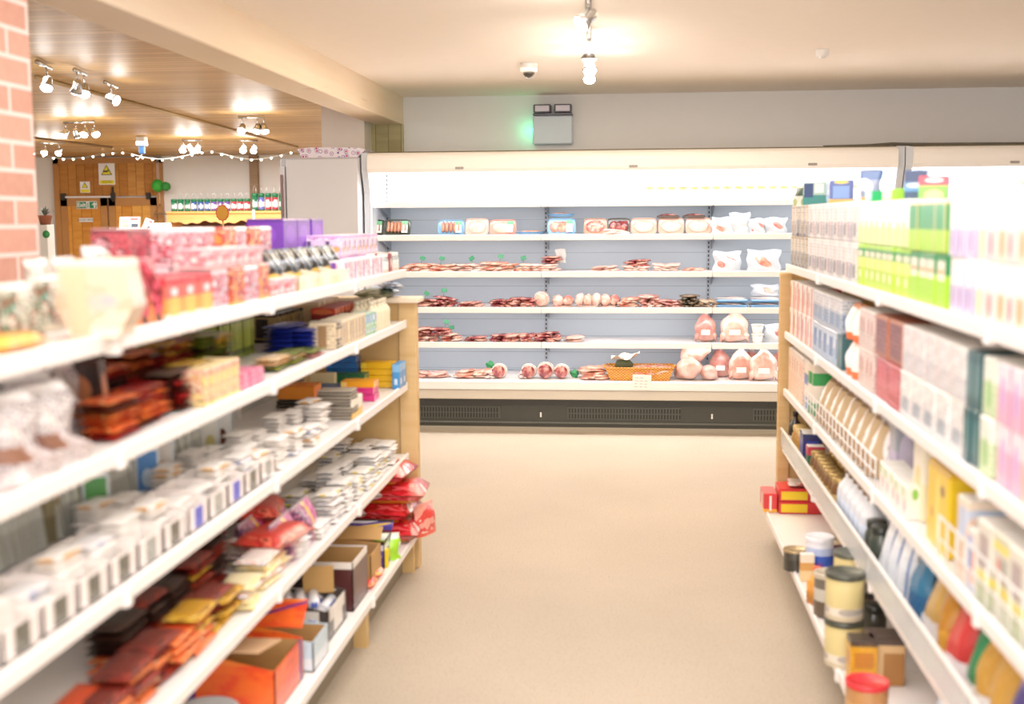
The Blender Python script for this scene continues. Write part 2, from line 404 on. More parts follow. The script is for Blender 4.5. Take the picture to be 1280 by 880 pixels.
# ------------------------------------------------------------------ small things near the door
xa, _, za = onp(197, 233, Y=16.8)
for k, (px, py, r_, lb) in enumerate(((197, 232, .085, 'larger lime green paper pompom hanging at the door corner'), (207.5, 233, .062, 'smaller darker green paper pompom beside the larger one'))):
    x_, _, z_ = onp(px, py, Y=16.78-.06*k); mb = MB()
    mb.blob(r_, r_, r_, plain('3fbf3a' if k == 0 else '2f9a3a', .7, var=.2), nz=.12, seed=3+k, nu=28, nv=18, f=4)
    o = mb.build('paper_pompom', None, (x_, 16.78-.06*k, z_)); tag(o, lb, 'decoration')
    MB().tube([(0, 0, r_*.9), (0, 0, 2.45-z_)], .003, M_WHITE).build('hanging_thread', o)
x_, _, z_ = onp(200, 261, Y=16.8)
o = MB().tube([(-.075, 0, -.06), (.075, 0, -.06), (0, 0, .07)], .008, plain('8c8274', .5), closed=True).box(-.09, -.02, -.085, .09, .02, -.07, plain('6d5f4c', .6), .003).build('triangle_ornament', None, (x_, 16.8, z_))
tag(o, 'small grey wire triangle ornament hanging beside the door', 'ornament')
MB().tube([(0, 0, .07), (0, 0, 2.45-z_)], .0025, M_WHITE).build('thread', o)
# ------------------------------------------------------------------ dresser with storage jars
DY = 15.95; xa, _, zt = onp(208, 264.5, Y=DY); xb, _, _ = onp(355, 264, Y=DY)
dr = empty('dresser', ((xa+xb)/2, DY, 0)); tag(dr, 'honey pine dresser with wavy frieze under rows of green jars', 'dresser'); W2 = (xb-xa)/2
hp = m_timber('honey_pine', 'z', 2., ('d99a4c', 'e3a95e', 'eebb76', 'a86d2c'), .4, 0, (1, 10)); dk = plain('5e2f1c', .6, var=.2)
MB().box(-W2, -.02, zt-.03, W2, .5, zt, hp, .004).build('top', dr)
for s_ in (-1, 1): MB().box(s_*W2-.05*(s_ > 0), 0, 0, s_*W2+.05*(s_ < 0), .48, zt-.03, hp).build('side_panel', dr)
MB().box(-W2+.05, .44, 0, W2-.05, .47, zt-.03, dk).build('back_panel', dr)
pts = [(-W2+.05, zt-.03)]
n_ = 60
for i in range(n_+1):
    u = i/n_; pts.append((-W2+.05+(2*W2-.1)*u, zt-.13-.035*abs(math.sin(u*PI*3))-.012*math.sin(u*PI*18)))
pts.append((W2-.05, zt-.03)); MB().prism(pts, 0, .02, hp).build('frieze', dr)
for z_ in (1.1, .75, .4): MB().box(-W2+.05, .03, z_, W2-.05, .44, z_+.025, hp).build('shelf', dr)
def lantern(c1, c2, r_, h_):
    t_ = pack([(0, '0f5c38'), (.1, c1), (.3, c2), (.62, c1), (.9, '12663e')], [('f3f3f3', .3, .5, .12, .25, True), ('f3f3f3', .8, .45, .1, .2, True)], coat=.4)
    b_ = MB().lathe([(r_*.9, 0), (r_, h_*.04), (r_, h_*.85)], t_, 16)
    l_ = MB().lathe([(r_*1.06, h_*.85), (r_*1.08, h_*.9), (r_*1.06, h_), (r_*.3, h_*1.02)], plain('0e6a40', .4), 16)
    hp_ = MB().tube([(math.cos(a)*r_*.75, 0, h_+math.sin(a)*h_*.45) for a in [PI*i/8 for i in range(9)]], .0035, plain('d5d5d5', .3, .6), 5)
    return proto('storage_jar', b_, [('lid', l_), ('wire_handle', hp_)])
LJ = {'green': lantern('1d6b47', 'a8bcb0', .04, .17), 'blue': lantern('2f4f8f', '98a8cc', .04, .17), 'purple': lantern('6a3c8f', 'e6d6ee', .04, .17), 'red': lantern('b0283c', 'e9cfd0', .04, .17)}
seq = ['green', 'green', 'green', 'blue', 'blue', 'blue', 'purple', 'purple', 'purple', 'red', 'red', 'red']
for i, c_ in enumerate(seq):
    x_, _, _ = onp(218+i*8.3, 264, Y=DY+.12)
    put(LJ[c_], (x_, DY+.12, zt), R.uniform(0, 6), 'short %s jar with green lid and wire handle on the dresser' % {'green': 'dark green', 'blue': 'blue and white', 'purple': 'purple', 'red': 'red and white'}[c_], 'jar', 'wire handled jars on the dresser')
LT = {'green': lantern('1d6b47', 'a8bcb0', .04, .24), 'blue': lantern('5a60b0', 'd8d8f0', .04, .24), 'red': lantern('b0283c', 'e9cfd0', .04, .24)}
for i, c_ in enumerate(('green', 'blue', 'red', 'red', 'green')):
    x_, _, _ = onp(319+i*8.4, 264, Y=DY+.13)
    lb = ['tall green jar first in the taller row on the dresser', 'tall blue and white jar with green lid on dresser', 'tall red jar with green lid on dresser', 'tall red jar with green lid on dresser', 'tall green jar at the end of the dresser beside the grey cabinet'][i]
    put(LT[c_], (x_, DY+.13, zt), R.uniform(0, 6), lb, 'jar', 'taller jars on the dresser')
# scalloped orange sign on a stick
SY = 12.5; x_, _, z_ = onp(278, 266, Y=SY); poly = lambda r_, k: [((r_+k*math.cos(a*12))*math.cos(a)*.82, (r_+k*math.cos(a*12))*math.sin(a)) for a in [2*PI*i/96 for i in range(96)]]
o = MB().prism(poly(.088, .004), -.004, .004, plain('d8481c', .5)).build('scalloped_sign', None, (x_, SY, z_)); tag(o, 'orange scalloped sign with red rim on a pole before the dresser', 'sign')
MB().prism(poly(.074, .003), -.008, -.003, plain('e8a41c', .5, var=.1)).build('sign_face', o)
MB().tube([(0, .008, -.06), (0, .008, -z_)], .01, hp).build('pole', o); MB().box(-.12, -.12, -z_, .12, .12, -z_+.02, hp, .004).build('foot', o)
# white post by the dresser
x_, _, z_ = onp(317, 262, Y=15.7); o = MB().box(-.012, -.012, 0, .012, .012, z_, M_WHITE).build('slim_pole', None, (x_, 15.7, 0)); tag(o, 'slim white pole standing in front of the dresser', 'pole')
MB().box(-.1, -.1, 0, .1, .1, .012, M_WHITE, .003).build('foot', o)
# leaflet stand + counter
CY = 13.0; xa, _, zt2 = onp(145, 286, Y=CY); xb, _, _ = onp(208, 284, Y=CY)
c = empty('service_counter', ((xa+xb)/2, CY, 0)); tag(c, 'white counter in front of the timber door', 'counter'); w2 = (xb-xa)/2
MB().box(-w2, 0, zt2-.04, w2, .6, zt2, M_WHITE, .004).build('worktop', c); MB().box(-w2+.04, .04, 0, w2-.04, .56, zt2-.04, M_WHITE2).build('carcass', c)
for (p0, p1, q0, q1, lb, lean) in ((149, 174, 271, 285, 'white leaflet with red heading and picture standing on counter', -.15), (177, 187, 271, 285, 'tilted white leaflet with pale blue picture on the counter', .35)):
    xl, _, zl = onp(p0, q1, Y=CY+.1); xr, _, zh = onp(p1, q0, Y=CY+.1); w_ = xr-xl; h_ = zh-zt2
    o = MB().box(0, -.004, 0, w_, .004, h_, SIGNW, .001).build('leaflet', None, (xl, CY+.1, zt2+.002)); tag(o, lb, 'leaflet'); o.rotation_euler = (-.2, lean if lean > 0 else 0, 0)
    if lean > 0: o.location.z += .0
    MB().box(w_*.1, -.006, h_*.12, w_*.45, -.003, h_*.7, pack('f0c0a0', art=(['f4e2d0', 'e8a890', '9aa8c0'], 3))).box(w_*.6, -.006, h_*.1, w_*.92, -.003, h_*.4, plain('556070', .5)).build('picture', o)
    MB().box(w_*.55, -.006, h_*.75, w_*.9, -.003, h_*.85, plain('d03a3a', .5)).build('heading', o)
xl, _, zl = onp(185, 279, Y=CY+.25); o = MB().box(0, 0, 0, .22, .2, zl-zt2+.0, M_WHITE, .006).build('white_box', None, (xl, CY+.2, zt2)); tag(o, 'low white box on the counter right of the leaflets', 'box')
# plant and white pedestal by the brick column
PY = 12.; xl, _, zl = onp(43, 281, Y=PY); xr, _, _ = onp(63, 281, Y=PY)
o = MB().box(0, 0, 0, xr-xl-.04, .16, zl, plain('d8d2ca', .6), .005).build('pedestal', None, (xl, PY, 0)); tag(o, 'white pedestal with a green round emblem behind the brick column', 'pedestal')
MB().lathe([(.04, 0), (.04, .004)], plain('3aa655', .5, var=.3), 20, tr((xr-xl)*.72, -.002, zl-.1) @ rot(PI/2)).build('green_emblem', o)
o = MB().lathe([(.05, 0), (.075, .09), (.08, .1)], plain('8a4a2e', .7), 16).build('plant_pot', None, (xl+.08, PY+.08, zl)); tag(o, 'brown plant pot with dark leaves on the white pedestal', 'plant')
mb = MB()
for i in range(26):
    a = R.uniform(0, 6.28); l_ = R.uniform(.06, .13); e = R.uniform(.4, 1.4); M_ = tr(0, 0, .09) @ rot(0, 0, a) @ rot(0, -e)
    mb.add([(0, 0, 0), (l_*.5, -.016, .004), (l_, 0, 0), (l_*.5, .016, .004)], [(0, 1, 2, 3)], plain('6a6f62', .5, var=.2), False, M_)
mb.build('leaves', o)
# ------------------------------------------------------------------ grey cabinet left of the chiller with gift paper on top
GY = 8.3; xa, _, zt3 = onp(355, 197, Y=GY); xb = -1.93
c = empty('tall_cabinet', (0, 0, 0)); tag(c, 'tall pale grey steel cabinet left of the meat chiller', 'cabinet'); G1 = plain('d3d3d9', .4, var=.01)
MB().box(xa-.04, GY+.03, 0, xb, GY+.6, zt3, plain('c9cad2', .5), .01).build('body', c)
dm = MB().box(xa+.01, GY, .1, xb-.005, GY+.028, zt3-.01, G1, .006).build('door', c)
MB().box(xa-.035, GY+.005, .1, xa+.0, GY+.028, zt3-.06, G1, .003).build('door_edge', c)
MB().box(xa-.03, GY-.012, 1.3, xa-.012, GY+.01, zt3-.12, plain('8a6a72', .4), .003).build('handle', c)
xl, _, _ = onp(388, 190, Y=8.75); xr, _, _ = onp(470, 190, Y=8.75)
mt = NT('floral_paper', .6); g_ = mt.coords('Object'); vo = mt.n('ShaderNodeTexVoronoi'); vo.inputs['Scale'].default_value = 26; mt.l(g_, vo.inputs['Vector'])
cc = mt.ramp(vo.outputs['Distance'], [(0, 'c2427a'), (.22, 'f2e6f0'), (.34, '7a5fae'), (.42, 'f0e8f2'), (.8, 'eee4ee')], True); mflo = mt.col(cc)
o = MB().prism([(xl, zt3+.065), (xl+.03, zt3), (xr-.06, zt3), (xr, zt3+.055), (xr-.05, zt3+.07), (xl+.1, zt3+.075)], GY+.1, GY+.5, mflo).build('patterned_tray', None); tag(o, 'pink and purple flowered tray lying on the grey cabinet', 'tray')
# ------------------------------------------------------------------ things on the ceiling
def spot_head(mb_body, mb_bulb, p, aim, l_=.085, r_=.036):
    d_ = Vector(aim).normalized(); q = d_.to_track_quat('Z', 'Y').to_matrix().to_4x4(); M_ = Matrix.Translation(p) @ q
    mb_body.lathe([(.012, -l_*.5), (r_*.75, -l_*.3), (r_*.8, l_*.1), (r_*1.15, l_*.5)], M_CHROME, 14, M_)
    mb_bulb.lathe([(r_*.98, l_*.5+.001), (r_*.9, l_*.5+.008), (r_*.5, l_*.5+.012)], GLW, 14, M_)
GLW = glow('ffffff', 22.)
def light_bar(name, label, p0, p1, heads, z=ZC, grp=None):
    """ceiling bar with spot heads: heads = [(fraction, side, aim)]"""
    P0, P1 = Vector(p0), Vector(p1); mid = (P0+P1)/2; r_ = empty(name, (mid.x, mid.y, z)); tag(r_, label, 'ceiling light', grp)
    L = (P1-P0); MB().tube([tuple(Vector((P0.x, P0.y, z-.018))-r_.location), tuple(Vector((P1.x, P1.y, z-.018))-r_.location)], .014, M_CHROME, 8).build('bar', r_)
    for (f, aim) in heads:
        p = P0+L*f; q = Vector((p.x, p.y, z-.11))-r_.location; b_, u_ = MB(), MB()
        b_.tube([tuple(q+Vector((0, 0, .1))), tuple(q+Vector((0, 0, .03)))], .006, M_CHROME, 6)
        spot_head(b_, u_, q, aim); h = b_.build('spot_head', r_); u_.build('bulb', h)
        l = bpy.data.lights.new('spot_lamp', 'POINT'); l.energy = 3 if r_.location.x > -2 else 1.2 if r_.location.y < 10 else 3; l.specular_factor = .12; l.shadow_soft_size = .05; l.color = (1, .93, .82)
        o_ = bpy.data.objects.new('spot_lamp', l); COL.objects.link(o_); o_.location = r_.location+q+Vector(aim).normalized()*.09
    return r_
tr0 = onp(735, -20, Z=ZC); tr1 = onp(742, 88, Z=ZC)
light_bar('track_light', 'white ceiling track with bright spots above the aisle', (tr0[0], tr0[1], 0), (tr1[0]+.0, 7.1, 0), [(.06, (-.6, -.3, -.6)), (.52, (.0, .1, -1)), (.78, (.1, -.5, -.8)), (.97, (0, -.6, -.8))])
def pb(px, py): q = onp(px, py, Z=ZC-.1); return (q[0], q[1], 0)
light_bar('spotlight_bar', 'first spotlight bar on the timber ceiling beside the brick column', pb(47, 95), pb(64, 103), [(.7, (.1, -.5, -.8))])
light_bar('spotlight_bar', 'two headed spotlight on the timber ceiling with rounded base', pb(94, 104), pb(108, 110), [(.2, (-.3, .3, -.8)), (.8, (.2, -.5, -.8))])
light_bar('spotlight_bar', 'single spotlight turned to the right on the timber ceiling', pb(132, 118), pb(146, 124), [(.5, (.9, -.2, -.4))])
light_bar('spotlight_bar', 'four headed spotlight bar in front of the door', pb(80, 164), pb(118, 163), [(.05, (-.3, -.5, -.8)), (.4, (0, .6, -.7)), (.7, (0, -.7, -.7)), (1, (.5, -.4, -.6))])
light_bar('spotlight_bar', 'three headed spotlight bar near the white pillar', pb(298, 158), pb(330, 158), [(.15, (0, -.7, -.7)), (.75, (-.1, -.5, -.8)), (1, (.3, -.3, -.8))])
light_bar('spotlight_bar', 'small spotlight bar above the dresser end', pb(228, 184), pb(252, 184), [(.05, (0, -.7, -.7)), (.4, (.3, .4, -.7)), (.8, (0, -.7, -.7))])
light_bar('spotlight_bar', 'far spotlight bar at the brick column near the door top', pb(50, 187), pb(82, 188), [(.2, (0, -.7, -.7)), (.75, (0, -.7, -.7))])
light_bar('spotlight_bar', 'farthest spotlight bar above the tall jars', pb(300, 184), pb(322, 185), [(.2, (0, -.7, -.7)), (.8, (0, -.7, -.7))])
for (a_, b_, lb) in (((45, 96), (372, 184), 'long pale cable conduit crossing the timber ceiling'), ((42, 172), (140, 184), 'short dark cable conduit near the far spotlights')):
    p, q = onp(*a_, Z=ZC), onp(*b_, Z=ZC); o = MB().tube([(p[0], p[1], ZC-.003), (q[0], q[1], ZC-.003)], .014, plain('b99a6c' if b_[0] > 200 else '7a5a34', .6), 6).build('cable_conduit'); tag(o, lb, 'conduit')
# dome camera, detector, emergency light
def dome(px, py, name, label, cat, dark):
    x_, y_, _ = onp(px, py, Z=ZC); o = MB().lathe([(.06, 0), (.062, -.01), (.06, -.06), (.045, -.065)], M_WHITE, 24).build(name, None, (x_, y_, ZC)); tag(o, label, cat); o.scale = (.85, .85, .85) if dark else (.62, .62, .62)
    if dark:
        MB().lathe([(.043, -.06), (.042, -.075), (.032, -.095), (.012, -.106), (.002, -.108)], plain('2b2622', .1, coat=1.), 20).build('dome', o)
    else: MB().lathe([(.035, -.06), (.034, -.075), (.01, -.08)], M_WHITE2, 20).build('sensor', o)
dome(661, 79, 'security_camera', 'white dome security camera with dark lens on the ceiling', 'camera', True)
dome(1028, 62, 'smoke_detector', 'round white smoke detector on the ceiling', 'detector', False)
ey = 9.2; xa, _, za = onp(667, 181, Y=ey); xb, _, zb = onp(716, 131, Y=ey); w_, h_ = xb-xa, zb-za
em = MB().box(0, -.06, 0, w_, .045, h_*.72, plain('c9d6e2', .4, var=.01), .008).build('emergency_light', None, (xa, ey, za)); tag(em, 'pale blue emergency lighting unit with twin lamps on wall above the chiller', 'emergency light')
MB().box(0, -.065, h_*.73, w_, .03, h_*.78, plain('6a6a78', .5), .003).build('bracket', em)
for k in (0, 1):
    x0_ = w_*(.02+.52*k); l_ = MB().box(x0_, -.085, h_*.79, x0_+w_*.44, .02, h_, plain('55535f', .4), .006).build('lamp_housing', em)
    MB().box(x0_+.012, -.092, h_*.82, x0_+w_*.44-.012, -.08, h_*.97, plain('d6cfe2', .2, coat=.8), .004).build('lens', l_)
MB().lathe([(.006, 0), (.006, .006)], glow('20ff90', 12.), 10, tr(-.002, -.03, h_*.36) @ rot(0, -PI/2)).build('indicator', em)
l = bpy.data.lights.new('indicator_glow', 'POINT'); l.energy = .25; l.color = (.05, 1, .45); l.shadow_soft_size = .01
o = bpy.data.objects.new('indicator_glow', l); o.location = (xa-.03, ey-.03, za+h_*.36); COL.objects.link(o)
# blue and white box with cable on the timber ceiling
x_, y_, _ = onp(177, 171, Z=ZC)
o = MB().box(-.05, -.05, -.1, .05, .05, 0, M_WHITE, .006).build('socket_box', None, (x_, y_, ZC)); tag(o, 'white ceiling socket box with blue plug hanging from it', 'socket')
MB().box(-.03, -.03, -.19, .03, .03, -.1, plain('2a5f9a', .4), .008).build('blue_plug', o)
MB().tube([(0, 0, -.19), (-.03, 0, -.23), (-.1, .1, -.25), (-.2, .3, -.22)], .006, M_WHITE, 6).build('cable', o)
# fairy lights along the far wall
pts = []; bl = MB()
for i in range(81):
    u = i/80; px = 42+330*u; py = 190+7*abs(math.sin(u*PI*3.0))+2*math.sin(u*17)
    x_, y_, z_ = onp(px, py, Y=15.4+.3*math.sin(u*9)); z_ = min(z_, ZC-.02); pts.append((x_, y_, z_))
o = MB().tube(pts, .0045, plain('d8d4c8', .5), 5).build('string_lights'); tag(o, 'string of small white fairy lights hung across the timber ceiling', 'string lights')
for i in range(0, 81, 3):
    x_, y_, z_ = pts[i]; bl.lathe([(.002, -.018), (.014, -.01), (.014, 0), (.002, .008)], glow('fff2d0', 8.), 8, tr(x_, y_, z_-.008))
bl.build('bulbs', o)
# ------------------------------------------------------------------ shelving units
M_SH = plain('f3efec', .3, var=.01); M_RAIL = plain('f6f1ee', .35, var=.01); M_PEG = plain('cfd0cc', .6, var=.03)
M_TAN = plain('c8b08a', .7, var=.05)
M_WOODIN = m_timber('shelf_wood', 'z', 3., ('c39a5c', 'd1ac70', 'dcbb84', '9a6f3a'), .5, 0, (1.5, 10))
def gondola(name, label, cat, xf, xfb, xb, ys, zs, pegm):
    s = 1 if xf > 0 else -1                         # the unit stands on side s of the aisle
    g = empty(name, ((xf+xb)/2, (ys[0]+ys[-1])/2, 0)); tag(g, label, cat); ox, oy = g.location.x, g.location.y
    def bx(x0, y0, z0, x1, y1, z1, m, b=0.): return MB().box(min(x0, x1)-ox, y0-oy, z0, max(x0, x1)-ox, y1-oy, z1, m, b)
    for i in range(len(ys)-1):
        for k, z in enumerate(zs):
            x = xfb if k == len(zs)-1 else xf
            o = bx(x+s*.012, ys[i]+.002, z+.008, xb, ys[i+1]-.002, z+.028, M_SH).build('shelf', g)
            bx(x, ys[i]+.003, z, x+s*.012, ys[i+1]-.003, z+.034, M_RAIL, .003).build('price_rail', o)
            if i: bx(x-s*.006, ys[i]-.012, z-.008, x+s*.02, ys[i]+.012, z+.03, M_SH, .003).build('rail_joint', g)
        bx(xb, ys[i]+.002, .06, xb+s*.02, ys[i+1]-.002, zs[0], pegm).build('back_panel', g)
        bx(xfb+s*.07, ys[i]+.002, 0, xfb+s*.085, ys[i+1]-.002, zs[-1], plain('8c7f6a', .6)).build('kick_plate', g)
        bx(xb-s*.03, ys[i]-.015, 0, xb, ys[i]+.015, zs[0], M_SH).build('upright', g)
    return g, bx
LZ = [1.264, 1.05, .784, .48, .15]; LX, LXB, LXK = -.95, -.908, -1.40
LY = [1.15, 2.1, 3.05, 4.0, 4.93]
LG, bx = gondola('shelving_unit', 'white shelving unit with wooden end full of chocolate on the brick column side', 'shelving unit', LX, LXB, LXK, LY, LZ, M_PEG)
bx(-.99, 4.965, 0, -1.42, 4.995, 1.155, M_WOODIN).build('end_panel', LG)
bx(-.917, 4.95, 0, -.992, 5.01, 1.155, M_POST, .003).build('post', LG)
bx(-.895, 4.9, 1.155, -1.44, 5.03, 1.178, plain('f1ddc2', .5), .004).build('cap', LG)
for y_ in (2.1, 3.05, 4.0, 4.9): bx(-.93, y_-.02, 0, -.98, y_+.02, .15, M_WOODIN).build('foot', LG)
RZ = [1.259, .951, .687, .423, .15]; RX, RXB, RXK = .69, .602, 1.14
RY = [1.3, 2.4, 3.45, 4.57, 5.53]
RG, bx = gondola('shelving_unit', 'white shelving unit of boxed teas and biscuits opposite the chocolate shelves', 'shelving unit', RX, RXB, RXK, RY, RZ, M_TAN)
bx(.72, 5.56, 0, 1.16, 5.59, 1.25, M_WOODIN).build('end_panel', RG)
bx(.672, 5.54, 0, .725, 5.6, 1.25, M_POST, .003).build('post', RG)
M_ACR = clear('e4e8ea', .42, .15)
for i in range(4):
    r_ = bx(.683, RY[i]+.004, .452, .687, RY[i+1]-.004, .532, M_ACR).build('clear_riser', RG)
    bx(.680, RY[i]+.004, .53, .689, RY[i+1]-.004, .537, M_WHITE).build('riser_edge', r_)
def fence(y0, y1, z0, h, x=.7):
    mb = MB(); ox, oy = RG.location.x, RG.location.y
    for k in (0, .5, 1): mb.tube([(x-ox, y0-oy, z0+h*k), (x-ox, y1-oy, z0+h*k)], .0035 if k == 1 else .0022, M_WHITE, 6)
    n = int((y1-y0)/.075)
    for i in range(n+1): y = y0+(y1-y0)*i/n; mb.tube([(x-ox, y-oy, z0), (x-ox, y-oy, z0+h)], .0022, M_WHITE, 5)
    mb.build('wire_fence', RG)
fence(3.47, 4.9, .72, .085); fence(1.4, 2.75, .72, .1)
# ------------------------------------------------------------------ the meat chiller
FX0, FX1, FB, FS = -1.915, 1.815, 8.95, 8.45           # ends, back, shelf fronts
def zof(py, Y=FS): return onp(745, py, Y=Y)[2]
FZ = [zof(258), zof(300), zof(346.5), zof(391.5), zof(435.5)]  # undersides of the price rails
M_BACK = m_back('b6c3d0', .9); M_FW = plain('f7f3f3', .3, var=.01); M_KICK = plain('36372f', .45, var=.08); M_DARK = plain('2c2d28', .5)
BAYS = [-1.862, -.655, .553, 1.765]
TUBE = glow('ffffff', 14.)
def chiller(label, x0, x1, bays, shelves):
    c = empty('display_chiller', ((x0+x1)/2, FB, 0)); tag(c, label, 'chiller'); ox, oy = c.location.x, c.location.y
    def B(xa, ya, za, xb_, yb, zb_, m, b=0.): return MB().box(xa-ox, ya-oy, za, xb_-ox, yb-oy, zb_, m, b)
    EP = plain('cdd3dc', .4, var=.01)
    prof = [(8.285, .03), (8.285, .36), (8.34, .42), (8.40, 1.0), (8.40, 1.7), (8.33, 1.85), (8.33, 1.975), (9.1, 1.975), (9.1, .03)]
    for xe in (x0, x1-.045):
        vs = [(xe-ox, y-oy, z) for y, z in prof]+[(xe+.045-ox, y-oy, z) for y, z in prof]; n = len(prof)
        MB().add(vs, [tuple(range(n))[::-1], tuple(range(n, 2*n))]+[(i, (i+1) % n, (i+1) % n+n, i+n) for i in range(n)], EP).build('end_panel', c)
    B(x0+.045, FB, .36, x1-.045, FB+.03, 1.95, M_BACK).build('back_panel', c)
    # canopy with rounded front
    cp = [(9.08, 1.975), (8.36, 1.975)]+[(8.36-.06*math.sin(a), 1.915+.06*math.cos(a)) for a in [PI/2*i/5 for i in range(1, 6)]]+[(8.3, 1.86), (8.315, 1.835), (8.345, 1.835), (8.40, 1.885), (9.08, 1.90)]
    n = len(cp); vs = [(x0+.046-ox, y-oy, z) for y, z in cp]+[(x1-.046-ox, y-oy, z) for y, z in cp]
    MB().add(vs, [tuple(range(n))[::-1], tuple(range(n, 2*n))]+[(i, (i+1) % n, (i+1) % n+n, i+n) for i in range(n)], plain('faf5ef', .4, var=.01)).build('canopy', c)
    for i in range(len(bays)-1):
        xm = bays[i]+.3
        t_ = MB().tube([(bays[i]+.05-ox, 8.425-oy, 1.868), (bays[i+1]-.05-ox, 8.425-oy, 1.868)], .013, TUBE, 10).build('light_tube', c)
        B(bays[i]+.62, 8.292, 1.853, bays[i]+.68, 8.302, 1.87, plain('9a948e', .4), .003).build('blind_catch', c)
        l_ = area('chiller_lamp', ((bays[i]+bays[i+1])/2, 8.47, 1.86), 1.1, .06, 20, (1, .98, .97), .5)
        for k, z in enumerate(shelves):
            o = B(bays[i]+.003, FS+.012, z+.012, bays[i+1]-.003, FB-.005, z+.034, M_FW).build('shelf', c)
            B(bays[i]+.002, FS-.003, z, bays[i+1]-.002, FS+.012, z+.042, M_FW, .003).build('price_rail', o)
            MB().add([(bays[i]+.02+dx-ox, y-oy, zz) for dx in (0, .004) for y, zz in ((FS+.1, z+.01), (FB, z+.01), (FB, z-.08))], [(0, 1, 2), (5, 4, 3), (0, 3, 4, 1), (1, 4, 5, 2), (2, 5, 3, 0)], plain('8b95a3', .4)).build('bracket', c)
    for x in bays[:-1] if x0 < 0 else bays:
        mb = B(x-.014, FB-.012, .4, x+.014, FB, 1.9, plain('a9b3c0', .4)); z = .45
        while z < 1.88: mb.box(x-.005-ox, FB-.0135-oy, z, x+.005-ox, FB-.011-oy, z+.018, M_DARK); z += .032
        mb.build('upright', c)
    B(x0+.046, 8.38, 1.975, x1-.046, 8.43, 1.984, plain('6a6046', .6)).build('dark_gap_strip', c)  # dark strip standing in for the shaded gap between canopy and wall
    # deck, bumper, kick
    B(x0+.046, 8.30, .335, x1-.046, FB, .358, M_FW).build('deck', c)
    B(x0+.046, 8.272, .305, x1-.046, 8.30, .368, M_FW, .006).build('deck_lip', c)
    B(x0+.046, 8.285, .235, x1-.046, 8.33, .304, plain('cfc6b8', .4, var=.02), .006).build('bumper', c)
    kp = B(x0+.01, 8.35, .03, x1-.01, 8.37, .235, M_KICK).build('kick_panel', c)
    B(x0+.01, 8.346, .185, x1-.01, 8.351, .235, M_DARK).build('recess_shade_strip', c)  # dark strip painting in the shade of the recess under the bumper
    B(x0+.01, 8.335, .055, x1-.01, 8.352, .068, plain('5c5e58', .4), .003).build('trim_strip', c)
    B(x0, 8.34, 0, x1, 8.40, .03, plain('a59c8c', .5)).build('plinth', c)
    for (pa, pb_) in ((519.5, 624), (711, 849), (943, 1080)):
        if x0 > 0: break
        xa = onp(pa, 520, Y=8.35)[0]; xb_ = onp(pb_, 520, Y=8.35)[0]; mb = MB(); x = xa
        mb.box(xa-.01-ox, 8.344-oy, .088, xb_+.01-ox, 8.35-oy, .175, plain('45473f', .4))
        while x < xb_:
            for z in (.094, .134): mb.box(x-ox, 8.342-oy, z, x+.011-ox, 8.345-oy, z+.032, plain('16170f', .6))
            x += .021
        mb.build('vent_grille', c)
    for px in (676, 890):
        if x0 < 0:
            xx = onp(px, 520, Y=8.35)[0]; B(xx-.006, 8.345, .1, xx+.006, 8.351, .135, M_WHITE, .002).build('keyhole_plate', c)
    return c
chiller('long white open meat chiller across the end of the aisle', FX0, FX1, BAYS, FZ)
chiller('second open chiller joined at the right behind the boxed goods', 1.822, 4.9, [1.872, 3.4, 4.85], FZ)
# cable lying on top of the chiller
pts = [(1.3, 8.5, 1.987), (1.6, 8.45, 1.99), (1.75, 8.45, 2.0), (1.9, 8.45, 1.995), (2.3, 8.5, 1.995), (3.2, 8.5, 1.99), (4.6, 8.5, 1.987)]
o = MB().tube(pts, .012, plain('5a5446', .6), 6).build('cable'); tag(o, 'dark cable lying along the top of the second chiller', 'cable')
# ------------------------------------------------------------------ added fill lights, no fixtures in the room
area('aisle_fill', (-.2, 6.4, 2.42), 2.2, 2.2, 46, (1, .8, .56))  # added fill over the aisle, no fixture; this one warms the far floor
area('aisle_fill', (-.1, 3.0, 2.42), 2.0, 2.6, 48, (1, .95, .93))  # added aisle fill, no fixture
area('aisle_fill', (-.1, -.6, 2.42), 2.6, 2.2, 50, (1, .95, .94))  # added aisle fill above and behind the camera, no fixture
area('passage_fill', (-5.2, 14., 2.4), 3, 3, 165, (1, .95, .9))  # added fill to brighten the far wall and door, no fixture
area('passage_fill', (-5, 8.0, 2.4), 3, 3, 105, (1, .95, .88))  # added fill for the timber-ceilinged side, no fixture
area('back_fill', (0, -2.2, 1.6), 3.4, 1.8, 50, (1, .96, .94), PI/2)  # added fill facing down the aisle from behind the camera
area('ceiling_fill', (0, -.6, 1.95), 2.4, 1.2, 70, (1, .95, .9), PI-.25)  # added unseen light aimed upward to brighten the ceiling
for z in FZ: area('shelf_fill', (-.05, FS+.04, z+.005), 3.5, .03, 3.6, (1, .97, .95), .5)  # added fill under each chiller shelf to brighten back panel and goods
